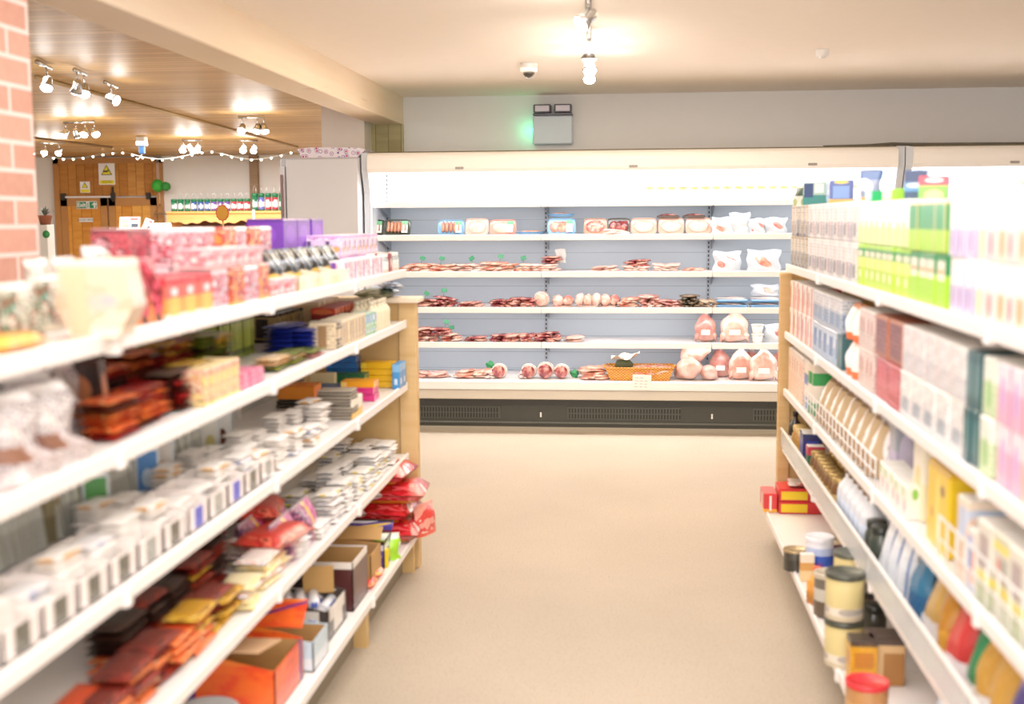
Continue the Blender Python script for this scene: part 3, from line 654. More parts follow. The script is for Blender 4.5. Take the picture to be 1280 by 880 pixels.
# ------------------------------------------------------------------ packaged goods: models
def dims(pr):
    bb = [Vector(c) for c in pr[0].bound_box]; return tuple(max(v[i] for v in bb)-min(v[i] for v in bb) for i in range(3))
DM = {}
def reg(pr, w, d, h): DM[pr[0].name] = (w, d, h); return pr
def D(pr): return DM[pr[0].name]
def carton(name, w, d, h, m, flap=None, patch=None):
    """closed printed carton, with tuck flap seam and optional raised label"""
    b = MB().box(-w/2, -d/2, 0, w/2, d/2, h, m, min(w, d, h)*.035)
    parts = []
    if flap: parts.append(('top_flap', MB().box(-w*.47, -d*.47, h, w*.47, d*.47, h+.0012, flap, .0004)))
    if patch:
        pm, cz, hh, ww = patch
        parts.append(('front_label', MB().box(-w*ww/2, -d/2-.0012, h*cz-h*hh/2, w*ww/2, -d/2+.0005, h*cz+h*hh/2, pm)))
    return reg(proto(name, b, parts), w, d, h+.0012)
def bar(name, w, d, h, m, end=None):
    """flat wrapped bar with crimped ends"""
    b = MB()
    def fn(a, c, s=1):
        x = (a-.5)*2; y = (c-.5)*2; e = (1-abs(x)**8)*(1-abs(y)**6)
        return (x*w/2, y*d/2, h/2+s*h/2*max(e, .04))
    b.grid(lambda a, c: fn(a, c, 1), 8, 6, m); b.grid(lambda a, c: fn(1-a, c, -1), 8, 6, m)
    return reg(proto(name, b, []), w, d, h)
def bag(name, w, h, t, m, top=None, seed=1, tie=False, wob=.004):
    b = MB().pouch(w, h, t, m, seed=seed, wob=wob); parts = []
    if top: parts.append(('top_seal', MB().box(-w*.46, -.0025, h*.93, w*.46, .0025, h*1.02, top)))
    return reg(proto(name, b, parts), w, t, h)
def tin(name, r, h, m, lid, rim=None, sx=1., sy=1.):
    b = MB().lathe([(r*.97, 0), (r, .003), (r, h*.9), (r*.98, h*.93)], m, 24, None, True, sx, sy)
    l_ = MB().lathe([(r*1.03, h*.88), (r*1.04, h*.89), (r*1.04, h*.985), (r*1.0, h), (r*.9, h-.002), (r*.88, h-.004)], lid, 24, None, True, sx, sy)
    return reg(proto(name, b, [('lid', l_)]), 2*r*sx*1.04, 2*r*sy*1.04, h)
def jar(name, r, h, m, lid):
    b = MB().lathe([(r*.85, 0), (r, h*.06), (r, h*.68), (r*.8, h*.8), (r*.78, h*.84)], m, 18)
    return reg(proto(name, b, [('lid', MB().lathe([(r*.86, h*.82), (r*.88, h*.84), (r*.88, h*.98), (r*.8, h)], lid, 18))]), 2*r, 2*r, h)
def bottle(name, r, h, m, cap, label=None):
    b = MB().lathe([(r*.9, 0), (r, h*.03), (r, h*.58), (r*.85, h*.68), (r*.36, h*.8), (r*.34, h*.9)], m, 18)
    parts = [('cap', MB().lathe([(r*.42, h*.88), (r*.42, h*.99), (r*.36, h)], cap, 14))]
    if label: parts.append(('label', MB().lathe([(r*1.015, h*.16), (r*1.015, h*.5)], label, 18)))
    return reg(proto(name, b, parts), 2*r, 2*r, h)
def opencase(name, w, d, h, m, inner, cut=.45, emblem=None, flaps=False, t=.004):
    """display case: four walls, low scalloped front, floor, optional emblem and raised flaps"""
    b = MB(); b.box(-w/2, -d/2, 0, w/2, d/2, t, inner)
    b.box(-w/2, d/2-t, 0, w/2, d/2, h, m)
    for s_ in (-1, 1):
        x0 = -w/2 if s_ < 0 else w/2-t
        pts = [(-d/2, 0), (d/2, 0), (d/2, h), (0, h), (-d/2, h*cut)]
        vs = [(x0, y, z) for y, z in pts]+[(x0+t, y, z) for y, z in pts]; n = 5
        b.add(vs, [tuple(range(n))[::-1], tuple(range(n, 2*n))]+[(i, (i+1) % n, (i+1) % n+n, i+n) for i in range(n)], m)
    b.box(-w/2, -d/2, 0, w/2, -d/2+t, h*cut, m)
    b.box(-w/2+t, d/2-t-.001, t, w/2-t, d/2-t, h*.98, inner).box(-w/2+t, -d/2+t, t, w/2-t, -d/2+t+.001, h*cut*.97, inner).box(-w/2+t, -d/2+t, t, -w/2+t+.001, d/2-t, h*cut*.97, inner).box(w/2-t-.001, -d/2+t, t, w/2-t, d/2-t, h*cut*.97, inner)
    parts = []
    if emblem: parts.append(('front_emblem', MB().box(-w*.2, -d/2-.0015, h*cut*.12, w*.24, -d/2, h*cut*.93, emblem)))
    if flaps:
        f = MB(); f.box(-w/2, 0, 0, w/2, .003, d*.34, m, 0, tr(0, d/2-.003, h) @ rot(-.25)); parts.append(('back_flap', f))
        f = MB(); f.box(0, -d/2, 0, .003, d/2, w*.36, m, 0, tr(w/2-.003, 0, h) @ rot(0, .9)); parts.append(('side_flap', f))
    return reg(proto(name, b, parts), w, d, h)
# ------------------------------------------------------------------ placing goods
SIDES = {'L': (-1, LX, LXB, [z+.028 for z in LZ], PI/2), 'R': (1, RX, RXB, [z+.028 for z in RZ], -PI/2)}
def fill(prs, side, k, pxa, pxb, back, rows, tiers, label, cat, group=None, jit=.003, gap=.003, turn=0., base=0., lean=0.):
    """line goods up along a shelf between two points of its front edge: rows deep, tiers high"""
    s, xf, xfb, zs, rz = SIDES[side]; xf = xfb if k == 4 else xf
    prs = prs if isinstance(prs, list) else [prs]; labels = label if isinstance(label, list) else [label]
    w_, d_, h_ = D(prs[0]); ww, dd = (d_, w_) if turn else (w_, d_)
    z0 = zs[k]+base+.0015; x0 = xf+s*(.02+back)
    ya, yb = sorted((along(pxa, x0, z0+h_/2), along(pxb, x0, z0+h_/2))); ym = 4.91 if side == 'L' else 5.5; yb = min(yb, ym); ya = min(ya, yb-ww)
    n = max(1, int(round((yb-ya)/(ww+gap)))); st = max((yb-ya)/n, ww+.0012) if n > 1 else 0
    c = 0; out = []
    for i in range(n):
        for r_ in range(rows):
            for t_ in range(tiers):
                q = (i+c*0) % len(prs) if len(prs) > 1 else 0
                if len(prs) > 1 and tiers > 1 and turn == 'mix': q = (i*3+t_) % len(prs)
                pr = prs[q]
                y = ya+(i+.5)*(st or (yb-ya)); x = x0+s*(dd/2+r_*(dd+.003))
                out.append(put(pr, (x+R.uniform(-jit, jit)*(t_ if False else 1), y+R.uniform(-1, 1)*min(jit, gap/3), z0+t_*(h_+.0008)), rz+(PI/2 if turn else 0)+R.uniform(-jit, jit)*2, labels[q % len(labels)], cat, group, rx=lean))
    return out
def pile(prs, side, k, px, back, n, label, cat, group=None, jit=.006, turn=0., base=0., yaw=.06):
    s, xf, xfb, zs, rz = SIDES[side]; xf = xfb if k == 4 else xf; prs = prs if isinstance(prs, list) else [prs]; labels = label if isinstance(label, list) else [label]
    w_, d_, h_ = D(prs[0]); dd = w_ if turn else d_; x = xf+s*(.02+back+dd/2); z = zs[k]+base+.0015; y = along(px, x, z+.03)
    if y+(d_ if turn else w_)/2 > (4.92 if side == 'L' else 5.5): return
    for i in range(n):
        q = R.randrange(len(prs)); pr = prs[q]
        put(pr, (x+R.uniform(-jit, jit), y+R.uniform(-jit, jit), z), rz+(PI/2 if turn else 0)+R.uniform(-yaw, yaw), labels[q % len(labels)], cat, group); z += D(pr)[2]+.0008
def one(pr, side, k, px, back, label, cat, group=None, yaw=0., base=0., rx=0., ry=0., s=1.):
    sd, xf, xfb, zs, rz = SIDES[side]; xf = xfb if k == 4 else xf; w_, d_, h_ = D(pr)
    x = xf+sd*(.02+back+d_/2); z = zs[k]+base+.0015; y = along(px, x, z+h_/2); y = min(y, (4.91 if side == 'L' else 5.5)-w_/2)
    return put(pr, (x, y, z), rz+yaw, label, cat, group, rx, ry, s)
# =================================================================== chocolate shelves
CH = 'chocolate shelves'
WHT = 'faf5f0'
# ---- top deck
b = bag('sweet_bag', .12, .105, .06, pack([(0, 'c9bda6'), (.3, '6d7f5a'), (.75, 'e3dcd2')], art=(['b0a898', '2f6a52', '7a4a34', 'c8c0b2', '7a8870'], 3.4), crinkle=.5), plain('efe9e0'), 3)
one(b, 'L', 0, 22, .03, 'clear bag of green and brown sweets on the top deck nearest the brick column', 'sweets', base=.0)
one(b, 'L', 0, 62, .13, 'second clear bag of green and brown sweets, behind the first', 'sweets')
one(bar('snack_packet', .14, .09, .028, pack([(0, 'e8a030')], art=(['f3c14a', 'e8932a', 'f8e6c0'], 3))), 'L', 0, 4, .0, 'yellow orange packet lying at the edge of the top deck', 'packet')
for i in range(2): one(bag('white_sweet_bag', .1, .13, .05, pack([(0, 'e9e2da'), (.5, 'f4efe8')], art=(['d0c8be', 'b8ac9e', 'e0dad2'], 4), crinkle=.6), plain('f6f3ee'), 4+i), 'L', 0, 46+i*34, .24, ['pale cellophane bag standing behind the green sweets', 'pale cellophane bag behind the cream hexagonal box'][i], 'sweets')
# cream hexagonal gift box
x_, y_, _ = onp(126, 405, Z=SIDES['L'][3][0]); y_ = 2.08; xl = onp(80, 360, Y=y_)[0]; xr = onp(172, 360, Y=y_)[0]; w_ = xr-xl; h_ = .142
crm = pack([(0, 'f0dcc6')], [('d0b4a8', .62, .45, .2, .12, False), ('c0a8b0', .68, .47, .08, .05, False)], rough=.5, art=(['d6bca2', 'ccae90', 'dcc6ae'], 2.))
mb = MB().prism([(-w_*.3, 0), (w_*.3, 0), (w_*.5, h_*.38), (w_*.38, h_), (-w_*.42, h_*.97), (-w_*.48, h_*.4)], -.045, .045, crm)
o = mb.build('hexagonal_gift_box', None, ((xl+xr)/2, y_, SIDES['L'][3][0]+.002), .12); tag(o, 'cream hexagonal gift box on the top deck beside the red sweet bags', 'gift box')
MB().prism([(-w_*.28, .005), (-w_*.05, .005), (-w_*.1, h_*.9), (-w_*.38, h_*.9)], -.047, -.045, plain('dcbc98', .5)).build('folded_panel', o)
one(bag('cracker_bag', .16, .15, .07, pack([(0, 'c8a24a'), (.25, 'f0ebe6')], art=(['d8d2cc', 'b4aca6', 'e8e4e0', 'c0a860'], 5), crinkle=.9), plain('ffffff'), 9, wob=.008), 'L', 0, 128, .2, 'glittery clear bag with gold base behind the hexagonal box', 'gift bag')
# tall red bags with orange legs
rb = bag('red_gift_bag', .075, .13, .05, pack([(0, '2c2420'), (.12, 'c8452a'), (.5, '8e1f2c'), (.85, 'c93a4a')], [('e87a40', .3, .3, .09, .3, True), ('e87a40', .72, .28, .08, .26, True)], art=(['7a1626', 'a82234', 'd8506a', '5a1420'], 4), crinkle=.4), plain('d8909a'), 5)
fill(rb, 'L', 0, 152, 208, .01, 1, 1, 'tall dark red bag with orange legs on the top deck', 'gift bag', 'red bags with orange legs')
fill(carton('red_sweet_tub', .085, .085, .094, pack([(0, 'a8323a'), (.3, 'c2444c'), (.8, '7f1f2c')], art=(['8f1e2e', 'c04450', '5e1420', 'd8909a'], 3)), plain('e8c8d0', .2)), 'L', 0, 160, 228, .18, 1, 2, 'dark red and pink tub stacked at the back of the top deck', 'tub', 'dark red tubs at the back of the top deck')
# clear tubs of pink and orange sweets
cl1 = carton('clear_sweet_tub', .1, .1, .094, pack([(0, 'ecc9d2'), (.2, 'e89aa8'), (.75, 'f4dfe6')], art=(['e0a0ac', 'c04c5c', 'a87078', 'f2dce2', '8a3444'], 3), coat=.8, rough=.15), plain('f6eef2', .15, coat=.6))
cl2 = carton('orange_sweet_tub', .1, .1, .094, pack([(0, 'f0a040'), (.3, 'e8742c'), (.7, 'c8402a')], art=(['e89838', 'd85a24', 'a82a20', 'f0c888'], 2.6), coat=.6, rough=.2), plain('d8584a', .3))
rd1 = carton('red_lidded_tub', .095, .09, .088, pack([(0, 'f0d8d0'), (.12, 'ee9a40'), (.5, 'e05a50'), (.82, 'd22c38')], [('f4b84a', .5, .3, .26, .22, True), ('f6dce0', .5, .66, .2, .1, False)], coat=.6), plain('d8404a', .3))
fill(rd1, 'L', 0, 208, 264, .005, 1, 1, 'red lidded tub with orange picture at the front of the top deck', 'tub', 'red lidded tubs in the front row of the top deck')
fill(cl1, 'L', 0, 212, 278, .14, 1, 2, 'clear box of pink sweets with a shiny lid stacked on the top deck', 'tub', 'clear boxes of pink sweets, second row')
fill([cl1, cl2], 'L', 0, 268, 338, .0, 1, 1, ['clear box of pink sweets at the edge of the top deck', 'orange tub of sweets at the edge of the top deck'], 'tub', 'front tubs on the top deck')
s2 = carton('sweet_carton', .09, .09, .045, pack([(0, 'e8c2c0'), (.5, 'e6788a')], art=(['f0d2d2', 'e48a94', 'c85a64', 'f6e6e2'], 3)), plain('f2dede', .4))
fill(s2, 'L', 0, 262, 328, .0, 1, 1, 'pink and white sweet carton standing on the front tubs of the top deck', 'carton', 'pink cartons on top of the front tubs', base=.097)
fill([cl2, cl1], 'L', 0, 280, 340, .12, 1, 2, ['orange and red tub in the second row of the top deck', 'clear pink tub in the second row of the top deck'], 'tub', 'stacked tubs behind the pink cartons')
# purple boxes
pb_ = carton('purple_box', .17, .13, .106, pack([(0, '6a1fb0'), (.9, '521790')], [('7f35c8', .5, .5, .3, .3, False)], coat=.5), plain('7d2fc4', .35))
fill(pb_, 'L', 0, 354, 406, .22, 1, 2, 'large bright purple box at the back of the top deck', 'box', 'purple boxes at the back of the top deck')
# dark pouches in cream trays
dkp = [bag('dark_pouch', .07, .12, .04, pack([(0, 'c89a20'), (.14, '16171b'), (.8, '23252b')], [('c8a23a', .45, .3, .2, .1, False), ('7a8494', .6, .6, .1, .12, False)], coat=.8, rough=.15, crinkle=.4), plain('1a1c20', .3), 21),
       bag('silver_pouch', .07, .12, .04, pack([(0, '20242c'), (.2, '343a42'), (.5, '5a6470'), (.75, '1c2026')], [('e8c040', .5, .3, .16, .12, False)], coat=.8, rough=.15, crinkle=.5), plain('8e97a5', .3), 22)]
tr1_ = opencase('cream_display_tray', .22, .12, .06, pack([(0, 'f0e2b8'), (.5, 'f4ead0')]), plain('e8dcc0'), .8, plain('f4ecd6', .5))
fill(tr1_, 'L', 0, 372, 432, .0, 1, 1, 'cream cardboard tray of dark pouches on the top deck', 'display tray', 'cream trays on the top deck')
fill(dkp, 'L', 0, 345, 432, .035, 1, 1, ['glossy black pouch with gold print standing in the cream tray', 'silver and black pouch standing in the cream tray'], 'pouch', 'foil pouches in the cream trays', lean=-.25, base=.005)
fill(dkp[0], 'L', 0, 345, 400, .13, 1, 1, 'glossy black pouch behind the cream tray', 'pouch', 'black pouches behind the cream tray', lean=-.3)
fill(s2, 'L', 0, 345, 372, .0, 1, 1, 'pink sweet carton beside the cream tray at the edge of the top deck', 'carton', 'pink cartons beside the cream tray')
lil = carton('lilac_box', .075, .07, .075, pack([(0, 'e7c6e0'), (.5, 'cf9fd8')], [('4a3a6a', .75, .55, .1, .2, True), ('f0a860', .3, .35, .2, .14, False)], art=(['ecd6ea', 'd9b0dc', 'f4e4ee', 'c88ac8'], 2.4)), plain('f2e2f0'))
fill(lil, 'L', 0, 428, 472, .09, 2, 2, 'lilac sweet box stacked near the end of the top deck', 'box', 'lilac boxes near the end of the top deck')
wpp = [carton('white_sweet_box', .065, .07, .07, pack([(0, 'f1e0e6')], [('7a3fa8', .5, .5, .12, .45, True)], art=(['f7eef0', 'e8b8cc', 'f9f4f2', 'c878a8'], 3)), plain('f8f2f2')),
       carton('pink_sweet_box', .065, .07, .07, pack([(0, 'f0c2ce')], art=(['f4d6dc', 'e889a2', 'f6e8ea', 'f0b070'], 3)), plain('f6e0e4'))]
fill(wpp, 'L', 0, 430, 478, .0, 1, 1, ['white box with violet stripe at the edge of the top deck', 'pink patterned box at the edge of the top deck'], 'box', 'small boxes at the edge of the top deck')
mr = carton('maroon_box', .05, .07, .075, pack([(0, '8e1a2c')], [('e8d0c0', .5, .5, .25, .25, False)]), plain('a03040'))
one(mr, 'L', 0, 478, .0, 'maroon box with pale badge near the end of the top deck', 'box')
fill(jar('spread_jar', .025, .075, pack([(0, 'd8c8bc'), (.2, 'e9e4de'), (.7, 'a8b0b0')], coat=.8), plain('efece6')), 'L', 0, 484, 503, .005, 2, 1, 'little pale jar at the very end of the top deck', 'jar', 'little pale jars at the end of the top deck')
# things lying on the wooden cap
o = put(bar('blue_packet', .2, .1, .022, pack([(0, '2e5f9a')], art=(['dfe8f0', '3a6fa8', '23466e', 'f2f6fa'], 3))), (-1.02, 4.93+.02, 1.215), PI/2+.3, 'blue and white packet lying on a green bag on the wooden cap', 'packet')
o = put(bar('green_bag', .24, .16, .034, pack([(0, '6f7a56')], art=(['7f8a66', '4d5a3a', 'a8ac90', 'c8c2a8'], 3), crinkle=.5)), (-1.08, 4.955, 1.1800), PI/2, 'olive green bag lying flat on the wooden cap under the top deck', 'bag')
# ---- second shelf
cel = bag('cellophane_bag', .13, .15, .09, pack([(0, 'd8d2d0'), (.3, 'ece8e8')], [('8a5a44', .4, .35, .2, .1, True)], art=(['c4b8b8', '9c9094', 'dcd6d6', '7c7074', 'b4a6a6'], 6), coat=.9, rough=.12, crinkle=1.), plain('f4f0f0', .2), 31, wob=.01)
for i, (px, bk) in enumerate(((6, .0), (30, .1), (52, .0), (74, .12), (20, .2), (96, .2))):
    one(cel, 'L', 1, px, bk, 'crinkled clear cellophane bag with brown label on the second shelf', 'gift bag', 'cellophane bags on the second shelf', yaw=R.uniform(-.4, .4), s=.95)
flc = bag('clear_wrapped_sweets', .15, .07, .1, pack([(0, 'e0d4d6'), (.5, 'f4eeee')], art=(['d0c0c0', 'a89a9e', 'e4dcdc', 'c0aeb0'], 6), coat=.9, crinkle=1.), plain('f8f4f4'), 33, wob=.012)
for px in (20, 62): one(flc, 'L', 1, px, -.012, 'flattened clear wrapped packet at the front edge of the second shelf', 'packet', 'clear packets at the front of the second shelf')
tall = [carton('dark_chocolate_box', .03, .11, .15, pack([(0, '20120e'), (.6, '38201a')], [('c87a50', .5, .6, .3, .2, False)], art=(['241410', '3c241c', '1a0d0a'], 2)), None),
        carton('red_chocolate_box', .03, .11, .14, pack([(0, '8e1a1e')], [('f0d0b0', .5, .55, .3, .2, False)], art=(['a8242a', 'c84038', '701418', 'e8b898'], 2.5)), None),
        carton('orange_chocolate_box', .03, .11, .14, pack([(0, 'd8a080')], art=(['f0dccc', 'e08a60', 'f4ece4', 'b84a34'], 2.5)), None)]
tl = ['black brown upright chocolate box at the back of the second shelf', 'red upright chocolate box at the back of the second shelf', 'orange and white upright chocolate box at the back of the second shelf']
fill(tall, 'L', 1, 112, 258, .2, 1, 1, tl, 'chocolate box', 'upright chocolate boxes at the back of the second shelf', lean=-.12)
one(tall[0], 'L', 1, 104, .1, 'tall black chocolate box leaning between cellophane and red bars', 'chocolate box', ry=-.2)
def bars(n, cols): return [bar('%s_chocolate_bar' % n, .15, .075, .0125, pack([(0, cols[0])], [(cols[2], .5, .5, .2, .25, False)], art=(cols, 2.6), coat=.5, rough=.25)) for _ in (0,)][0]
B_RED = bars('red', ['8a1418', 'b0201f', '6a0e14', 'd8622c']); B_DRK = bars('dark', ['2c1410', '43201a', '1c0d0b', '70281c']); B_ORG = bars('orange', ['d8562a', 'e8843a', 'b03a1c', 'f0b060'])
B_YEL = bars('yellow', ['d8a830', 'e8c850', 'a87818', '5a4018']); B_GRN = bars('green', ['5a6a1c', '8a9a30', '2c3a12', 'c8c860']); B_PNK = bars('pink', ['e88a90', 'f0b8a8', 'd85a70', 'f8e0d0']); B_CRM = bars('cream', ['f0cfa0', 'f4dcb8', 'e0a868', 'f0b8a0'])
LBb = {B_RED[0].name: 'deep red', B_DRK[0].name: 'dark brown', B_ORG[0].name: 'orange', B_YEL[0].name: 'yellow gold', B_GRN[0].name: 'olive green', B_PNK[0].name: 'pink', B_CRM[0].name: 'cream'}
def piles(prs, k, spec, where):
    for px, back, n in spec: pile(prs, 'L', k, px, back, n, ['%s chocolate bar in a flat stack %s' % (LBb[p[0].name], where) for p in prs], 'chocolate bar', 'flat stacks %s' % where)
piles([B_RED, B_RED, B_DRK, B_ORG], 1, [(140, .02, 6), (134, .11, 9), (176, .03, 6), (166, .12, 10), (158, .03, 5), (182, .13, 9)], 'beside the cellophane bags, second shelf')
piles([B_RED, B_DRK, B_YEL], 1, [(206, .04, 7), (202, .13, 10), (218, .13, 10), (222, .03, 5)], 'in the middle of the second shelf')
piles([B_GRN, B_GRN, B_YEL, B_DRK], 1, [(238, .04, 7), (252, .12, 10), (268, .13, 9)], 'of green bars on the second shelf')
ck = carton('cream_biscuit_box', .035, .09, .085, pack([(0, 'f4d890'), (.5, 'f0b8a0')], art=(['f0d488', 'e89878', 'f4e0b8', 'c86a58', '6a7a2c'], 3.2)), plain('f8e2a8'))
fill(ck, 'L', 1, 256, 300, .0, 1, 1, 'cream and pink upright biscuit box in the middle of the second shelf', 'biscuit box', 'cream and pink boxes on the second shelf')
gb = carton('green_bar_box', .02, .1, .13, pack([(0, '7a8a2c'), (.1, '55641c'), (.9, '1d2410')], [('aeb84a', .5, .55, .38, .32, True)]), None)
fill(gb, 'L', 1, 276, 318, .24, 1, 1, 'dark green upright bar with lime label at the back of the second shelf', 'chocolate bar', 'dark green upright bars on the second shelf')
pk = carton('magenta_box', .05, .08, .04, pack([(0, 'd0407a')], art=(['e06a94', 'f0a0b8', 'b82a60'], 2.4)), plain('e88aa8'))
fill(pk, 'L', 1, 302, 330, .0, 1, 1, 'magenta box at the edge of the second shelf', 'box', 'magenta boxes at the edge of the second shelf')
piles([B_PNK, B_CRM, B_GRN], 1, [(340, .02, 3), (360, .02, 3), (386, .0, 2)], 'low near the blue bars, second shelf')
blu = bar('blue_chocolate_bar', .2, .09, .014, pack([(0, '1f2f9a')], art=(['2438b0', '16227a', '5a6cd0'], 2), coat=.4))
pile(blu, 'L', 1, 358, .12, 6, 'deep blue bar stacked flat on the second shelf', 'chocolate bar', 'deep blue bars, second shelf'); pile(blu, 'L', 1, 384, .06, 5, 'deep blue bar stacked flat on the second shelf', 'chocolate bar', 'deep blue bars, second shelf')
gs = carton('grey_brown_chocolate_block', .07, .1, .011, pack([(0, '7a6a58'), (.5, 'b8a890')], [('3c3028', .5, .5, .5, .2, True)]), None)
pile(gs, 'L', 1, 406, .0, 7, 'grey brown slab in the stack between blue bars and wafers', 'chocolate bar', 'grey brown slabs on the second shelf')
bk_ = carton('black_gold_box', .024, .1, .1, pack([(0, '2a2018'), (.12, 'b89a60'), (.88, '2a2018')], [('1c1510', .5, .5, .22, .34, True)], ink=('5a4028', 9, .5)), None)
fill(bk_, 'L', 1, 345, 400, .26, 1, 1, 'black and tan upright box behind the blue bars', 'chocolate box', 'black and tan boxes behind the blue bars')
fill(carton('tan_slim_box', .02, .1, .12, pack([(0, '201812'), (.08, 'd8b080'), (.9, 'e8c8a0')], [('2a1c14', .5, .2, .3, .1, True)]), None), 'L', 1, 398, 424, .2, 1, 1, 'tall slim tan box with dark base on the second shelf', 'chocolate box', 'slim tan boxes on the second shelf')
wf = carton('wafer_box', .042, .09, .085, pack([(0, 'e6d2ae')], [('a07a50', .5, .5, .16, .42, True)], ink=('8a6a44', 8, .6)), plain('efe2c8'))
fill(wf, 'L', 1, 420, 458, .0, 1, 1, 'cream wafer box with brown stripe on the second shelf', 'biscuit box', 'cream wafer boxes on the second shelf')
rdt = carton('red_topped_box', .05, .09, .1, pack([(0, '2e2420'), (.6, '8a1c1c'), (.8, 'd84028')], [('e87040', .5, .88, .4, .1, False)]), plain('c83a28'))
fill(rdt, 'L', 1, 418, 452, .12, 1, 1, 'dark box with red top behind the cream wafers', 'chocolate box', 'red topped boxes behind the wafers')
gr = carton('green_white_box', .04, .07, .08, pack([(0, '8fbf9a')], [('7aa8d8', .5, .75, .4, .2, True)], art=(['e8ecd8', '6ab88a', 'f0ead8', '88a8d8'], 2)), plain('cfe0d0'))
fill(gr, 'L', 1, 458, 470, .0, 1, 1, 'green white and blue box next to the wafer boxes', 'box', 'green and white boxes next to the wafers')
fill(bottle('cream_bottle', .026, .115, pack([(0, 'ece0c0')], coat=.5), plain('f2e8cf')), 'L', 1, 470, 490, .0, 2, 1, 'cream bottle near the wooden end of the second shelf', 'bottle', 'cream bottles on the second shelf')
op = bar('orange_pink_packet', .1, .08, .016, pack([(0, 'e8a080')], art=(['f0a050', 'e8b0a0', 'f6dcd0'], 2)))
pile(op, 'L', 1, 496, .0, 4, 'orange and pink packet stacked at the end of the second shelf', 'packet', 'orange and pink packets, second shelf end')
# ---- third shelf: white bars and cartons
wb = carton('grey_white_chocolate_block', .013, .09, .13, pack([(0, 'b8bab2'), (.5, 'd4d6ce')], ink=('8a8f86', 14, .4)), None)
for a_, b_ in ((2, 58), (74, 104), (140, 172), (216, 256)): fill(wb, 'L', 2, a_, b_, .26, 1, 1, 'pale grey upright chocolate slab at the back of the third shelf', 'chocolate bar', 'pale upright slabs, third shelf', lean=-.14, gap=.004)
wdk = carton('khaki_chocolate_block', .03, .09, .12, pack([(0, '7d7456'), (.5, '9a9070')]), None)
fill(wdk, 'L', 2, 58, 74, .27, 1, 1, 'khaki brown upright slab among the pale ones', 'chocolate bar', 'khaki slabs on the third shelf'); fill(wdk, 'L', 2, 206, 214, .28, 1, 1, 'khaki brown upright slab among the pale ones', 'chocolate bar', 'khaki slabs on the third shelf')
pic = lambda c1, c2, n: carton(n, .06, .012, .12, pack([(0, 'dfe9ec')], [(c1, .5, .5, .4, .42, True), (c2, .5, .35, .22, .2, False)]), None)
one(pic('4f9a4a', 'b8502c', 'picture_chocolate_block'), 'L', 2, 120, .24, 'white bar with green and red picture leaning on the third shelf', 'chocolate bar', yaw=-1.1)
one(pic('4f8fd8', 'cfe4f8', 'blue_picture_chocolate_block'), 'L', 2, 184, .25, 'bar with bright blue picture leaning on the third shelf', 'chocolate bar', yaw=-1.1)
one(pic('f0e8e0', 'd8a078', 'tan_picture_chocolate_block'), 'L', 2, 203, .25, 'white bar with tan picture leaning on the third shelf', 'chocolate bar', yaw=-1.1)
one(pic('f2efe4', 'd8cc80', 'yellow_picture_chocolate_block'), 'L', 2, 262, .26, 'white bar with pale yellow picture on the third shelf', 'chocolate bar', yaw=-1.1)
one(pic('f2f0ee', '6a2c20', 'brown_picture_chocolate_block'), 'L', 2, 277, .26, 'white bar with dark brown figure on the third shelf', 'chocolate bar', yaw=-1.1)
EMB = {'dark grey': pack([(0, '55544c')], art=(['5a594f', '77766c', '45443c'], 3)), 'pale grey': pack([(0, '9a9c98')], art=(['a8aaa6', '8a8c88', 'c8cac6'], 3)), 'violet blue': plain('5e62c8', .4)}
white_c = pack([(0, 'f6ece8')], rough=.4)
wbar = bar('white_chocolate_bar', .11, .06, .012, pack([(0, WHT)], [('ece4de', .5, .5, .2, .3, False)], rough=.35)); wbar2 = bar('white_gold_bar', .11, .06, .012, pack([(0, WHT)], [('e8a840', .5, .5, .3, .3, False)], rough=.35)); wbar3 = bar('white_blue_bar', .11, .06, .012, pack([(0, 'f2f0f2')], [('9aaadc', .4, .5, .12, .25, False)], rough=.35))
WL = ['plain white wrapped bar', 'white wrapped bar with orange print', 'white wrapped bar with blue print']
seqe = ['dark grey', 'dark grey', 'dark grey', 'dark grey', 'dark grey', 'pale grey', 'dark grey', 'violet blue', 'pale grey', 'violet blue', 'dark grey', 'pale grey']
y = 1.62
for i, e in enumerate(seqe):
    oc = opencase('white_display_carton', .11, .13, .072, white_c, plain('efe6e0'), .78, EMB[e]); x = LX-.02-.065
    if y > 3.05: break
    put(oc, (x, y, SIDES['L'][3][2]+.001), PI/2, 'white display carton with %s emblem at the front of the third shelf' % e, 'display carton', 'white display cartons on the third shelf')
    z = SIDES['L'][3][2]+.006; n = R.choice((5, 6, 7, 7))
    for j in range(n):
        q = R.choice((0, 0, 0, 0, 1, 2) if j > n-3 else (0, 0)); p = (wbar, wbar2, wbar3)[q]
        put(p, (x+.005+R.uniform(-.008, .008), y+R.uniform(-.004, .004), z+j*.0132), R.uniform(-.05, .05)+PI/2*0+PI/2, WL[q]+' piled in a white display carton', 'chocolate bar', 'bars in the white display cartons', rx=R.uniform(-.03, .03))
    y += .128 if i != 6 else .14
for px, bk in ((150, .17), (170, .3), (120, .18), (300, .02), (300, .12), (322, .0), (322, .1), (344, .0), (345, .11), (365, .01), (366, .1), (385, .0), (386, .09), (398, .03), (210, .17), (240, .18), (262, .17)):
    pile([wbar, wbar, wbar, wbar2, wbar3][: (5 if R.random() > .5 else 1)], 'L', 2, px, bk, R.choice((5, 6, 7)), [w_+' in an open pile, third shelf' for w_ in (WL[0], WL[0], WL[0], WL[1], WL[2])], 'chocolate bar', 'loose piles of white bars, third shelf', yaw=.12)
ob = carton('orange_box', .14, .1, .05, pack([(0, 'e88418'), (.9, 'd06a10')], coat=.4), plain('e07a14'))
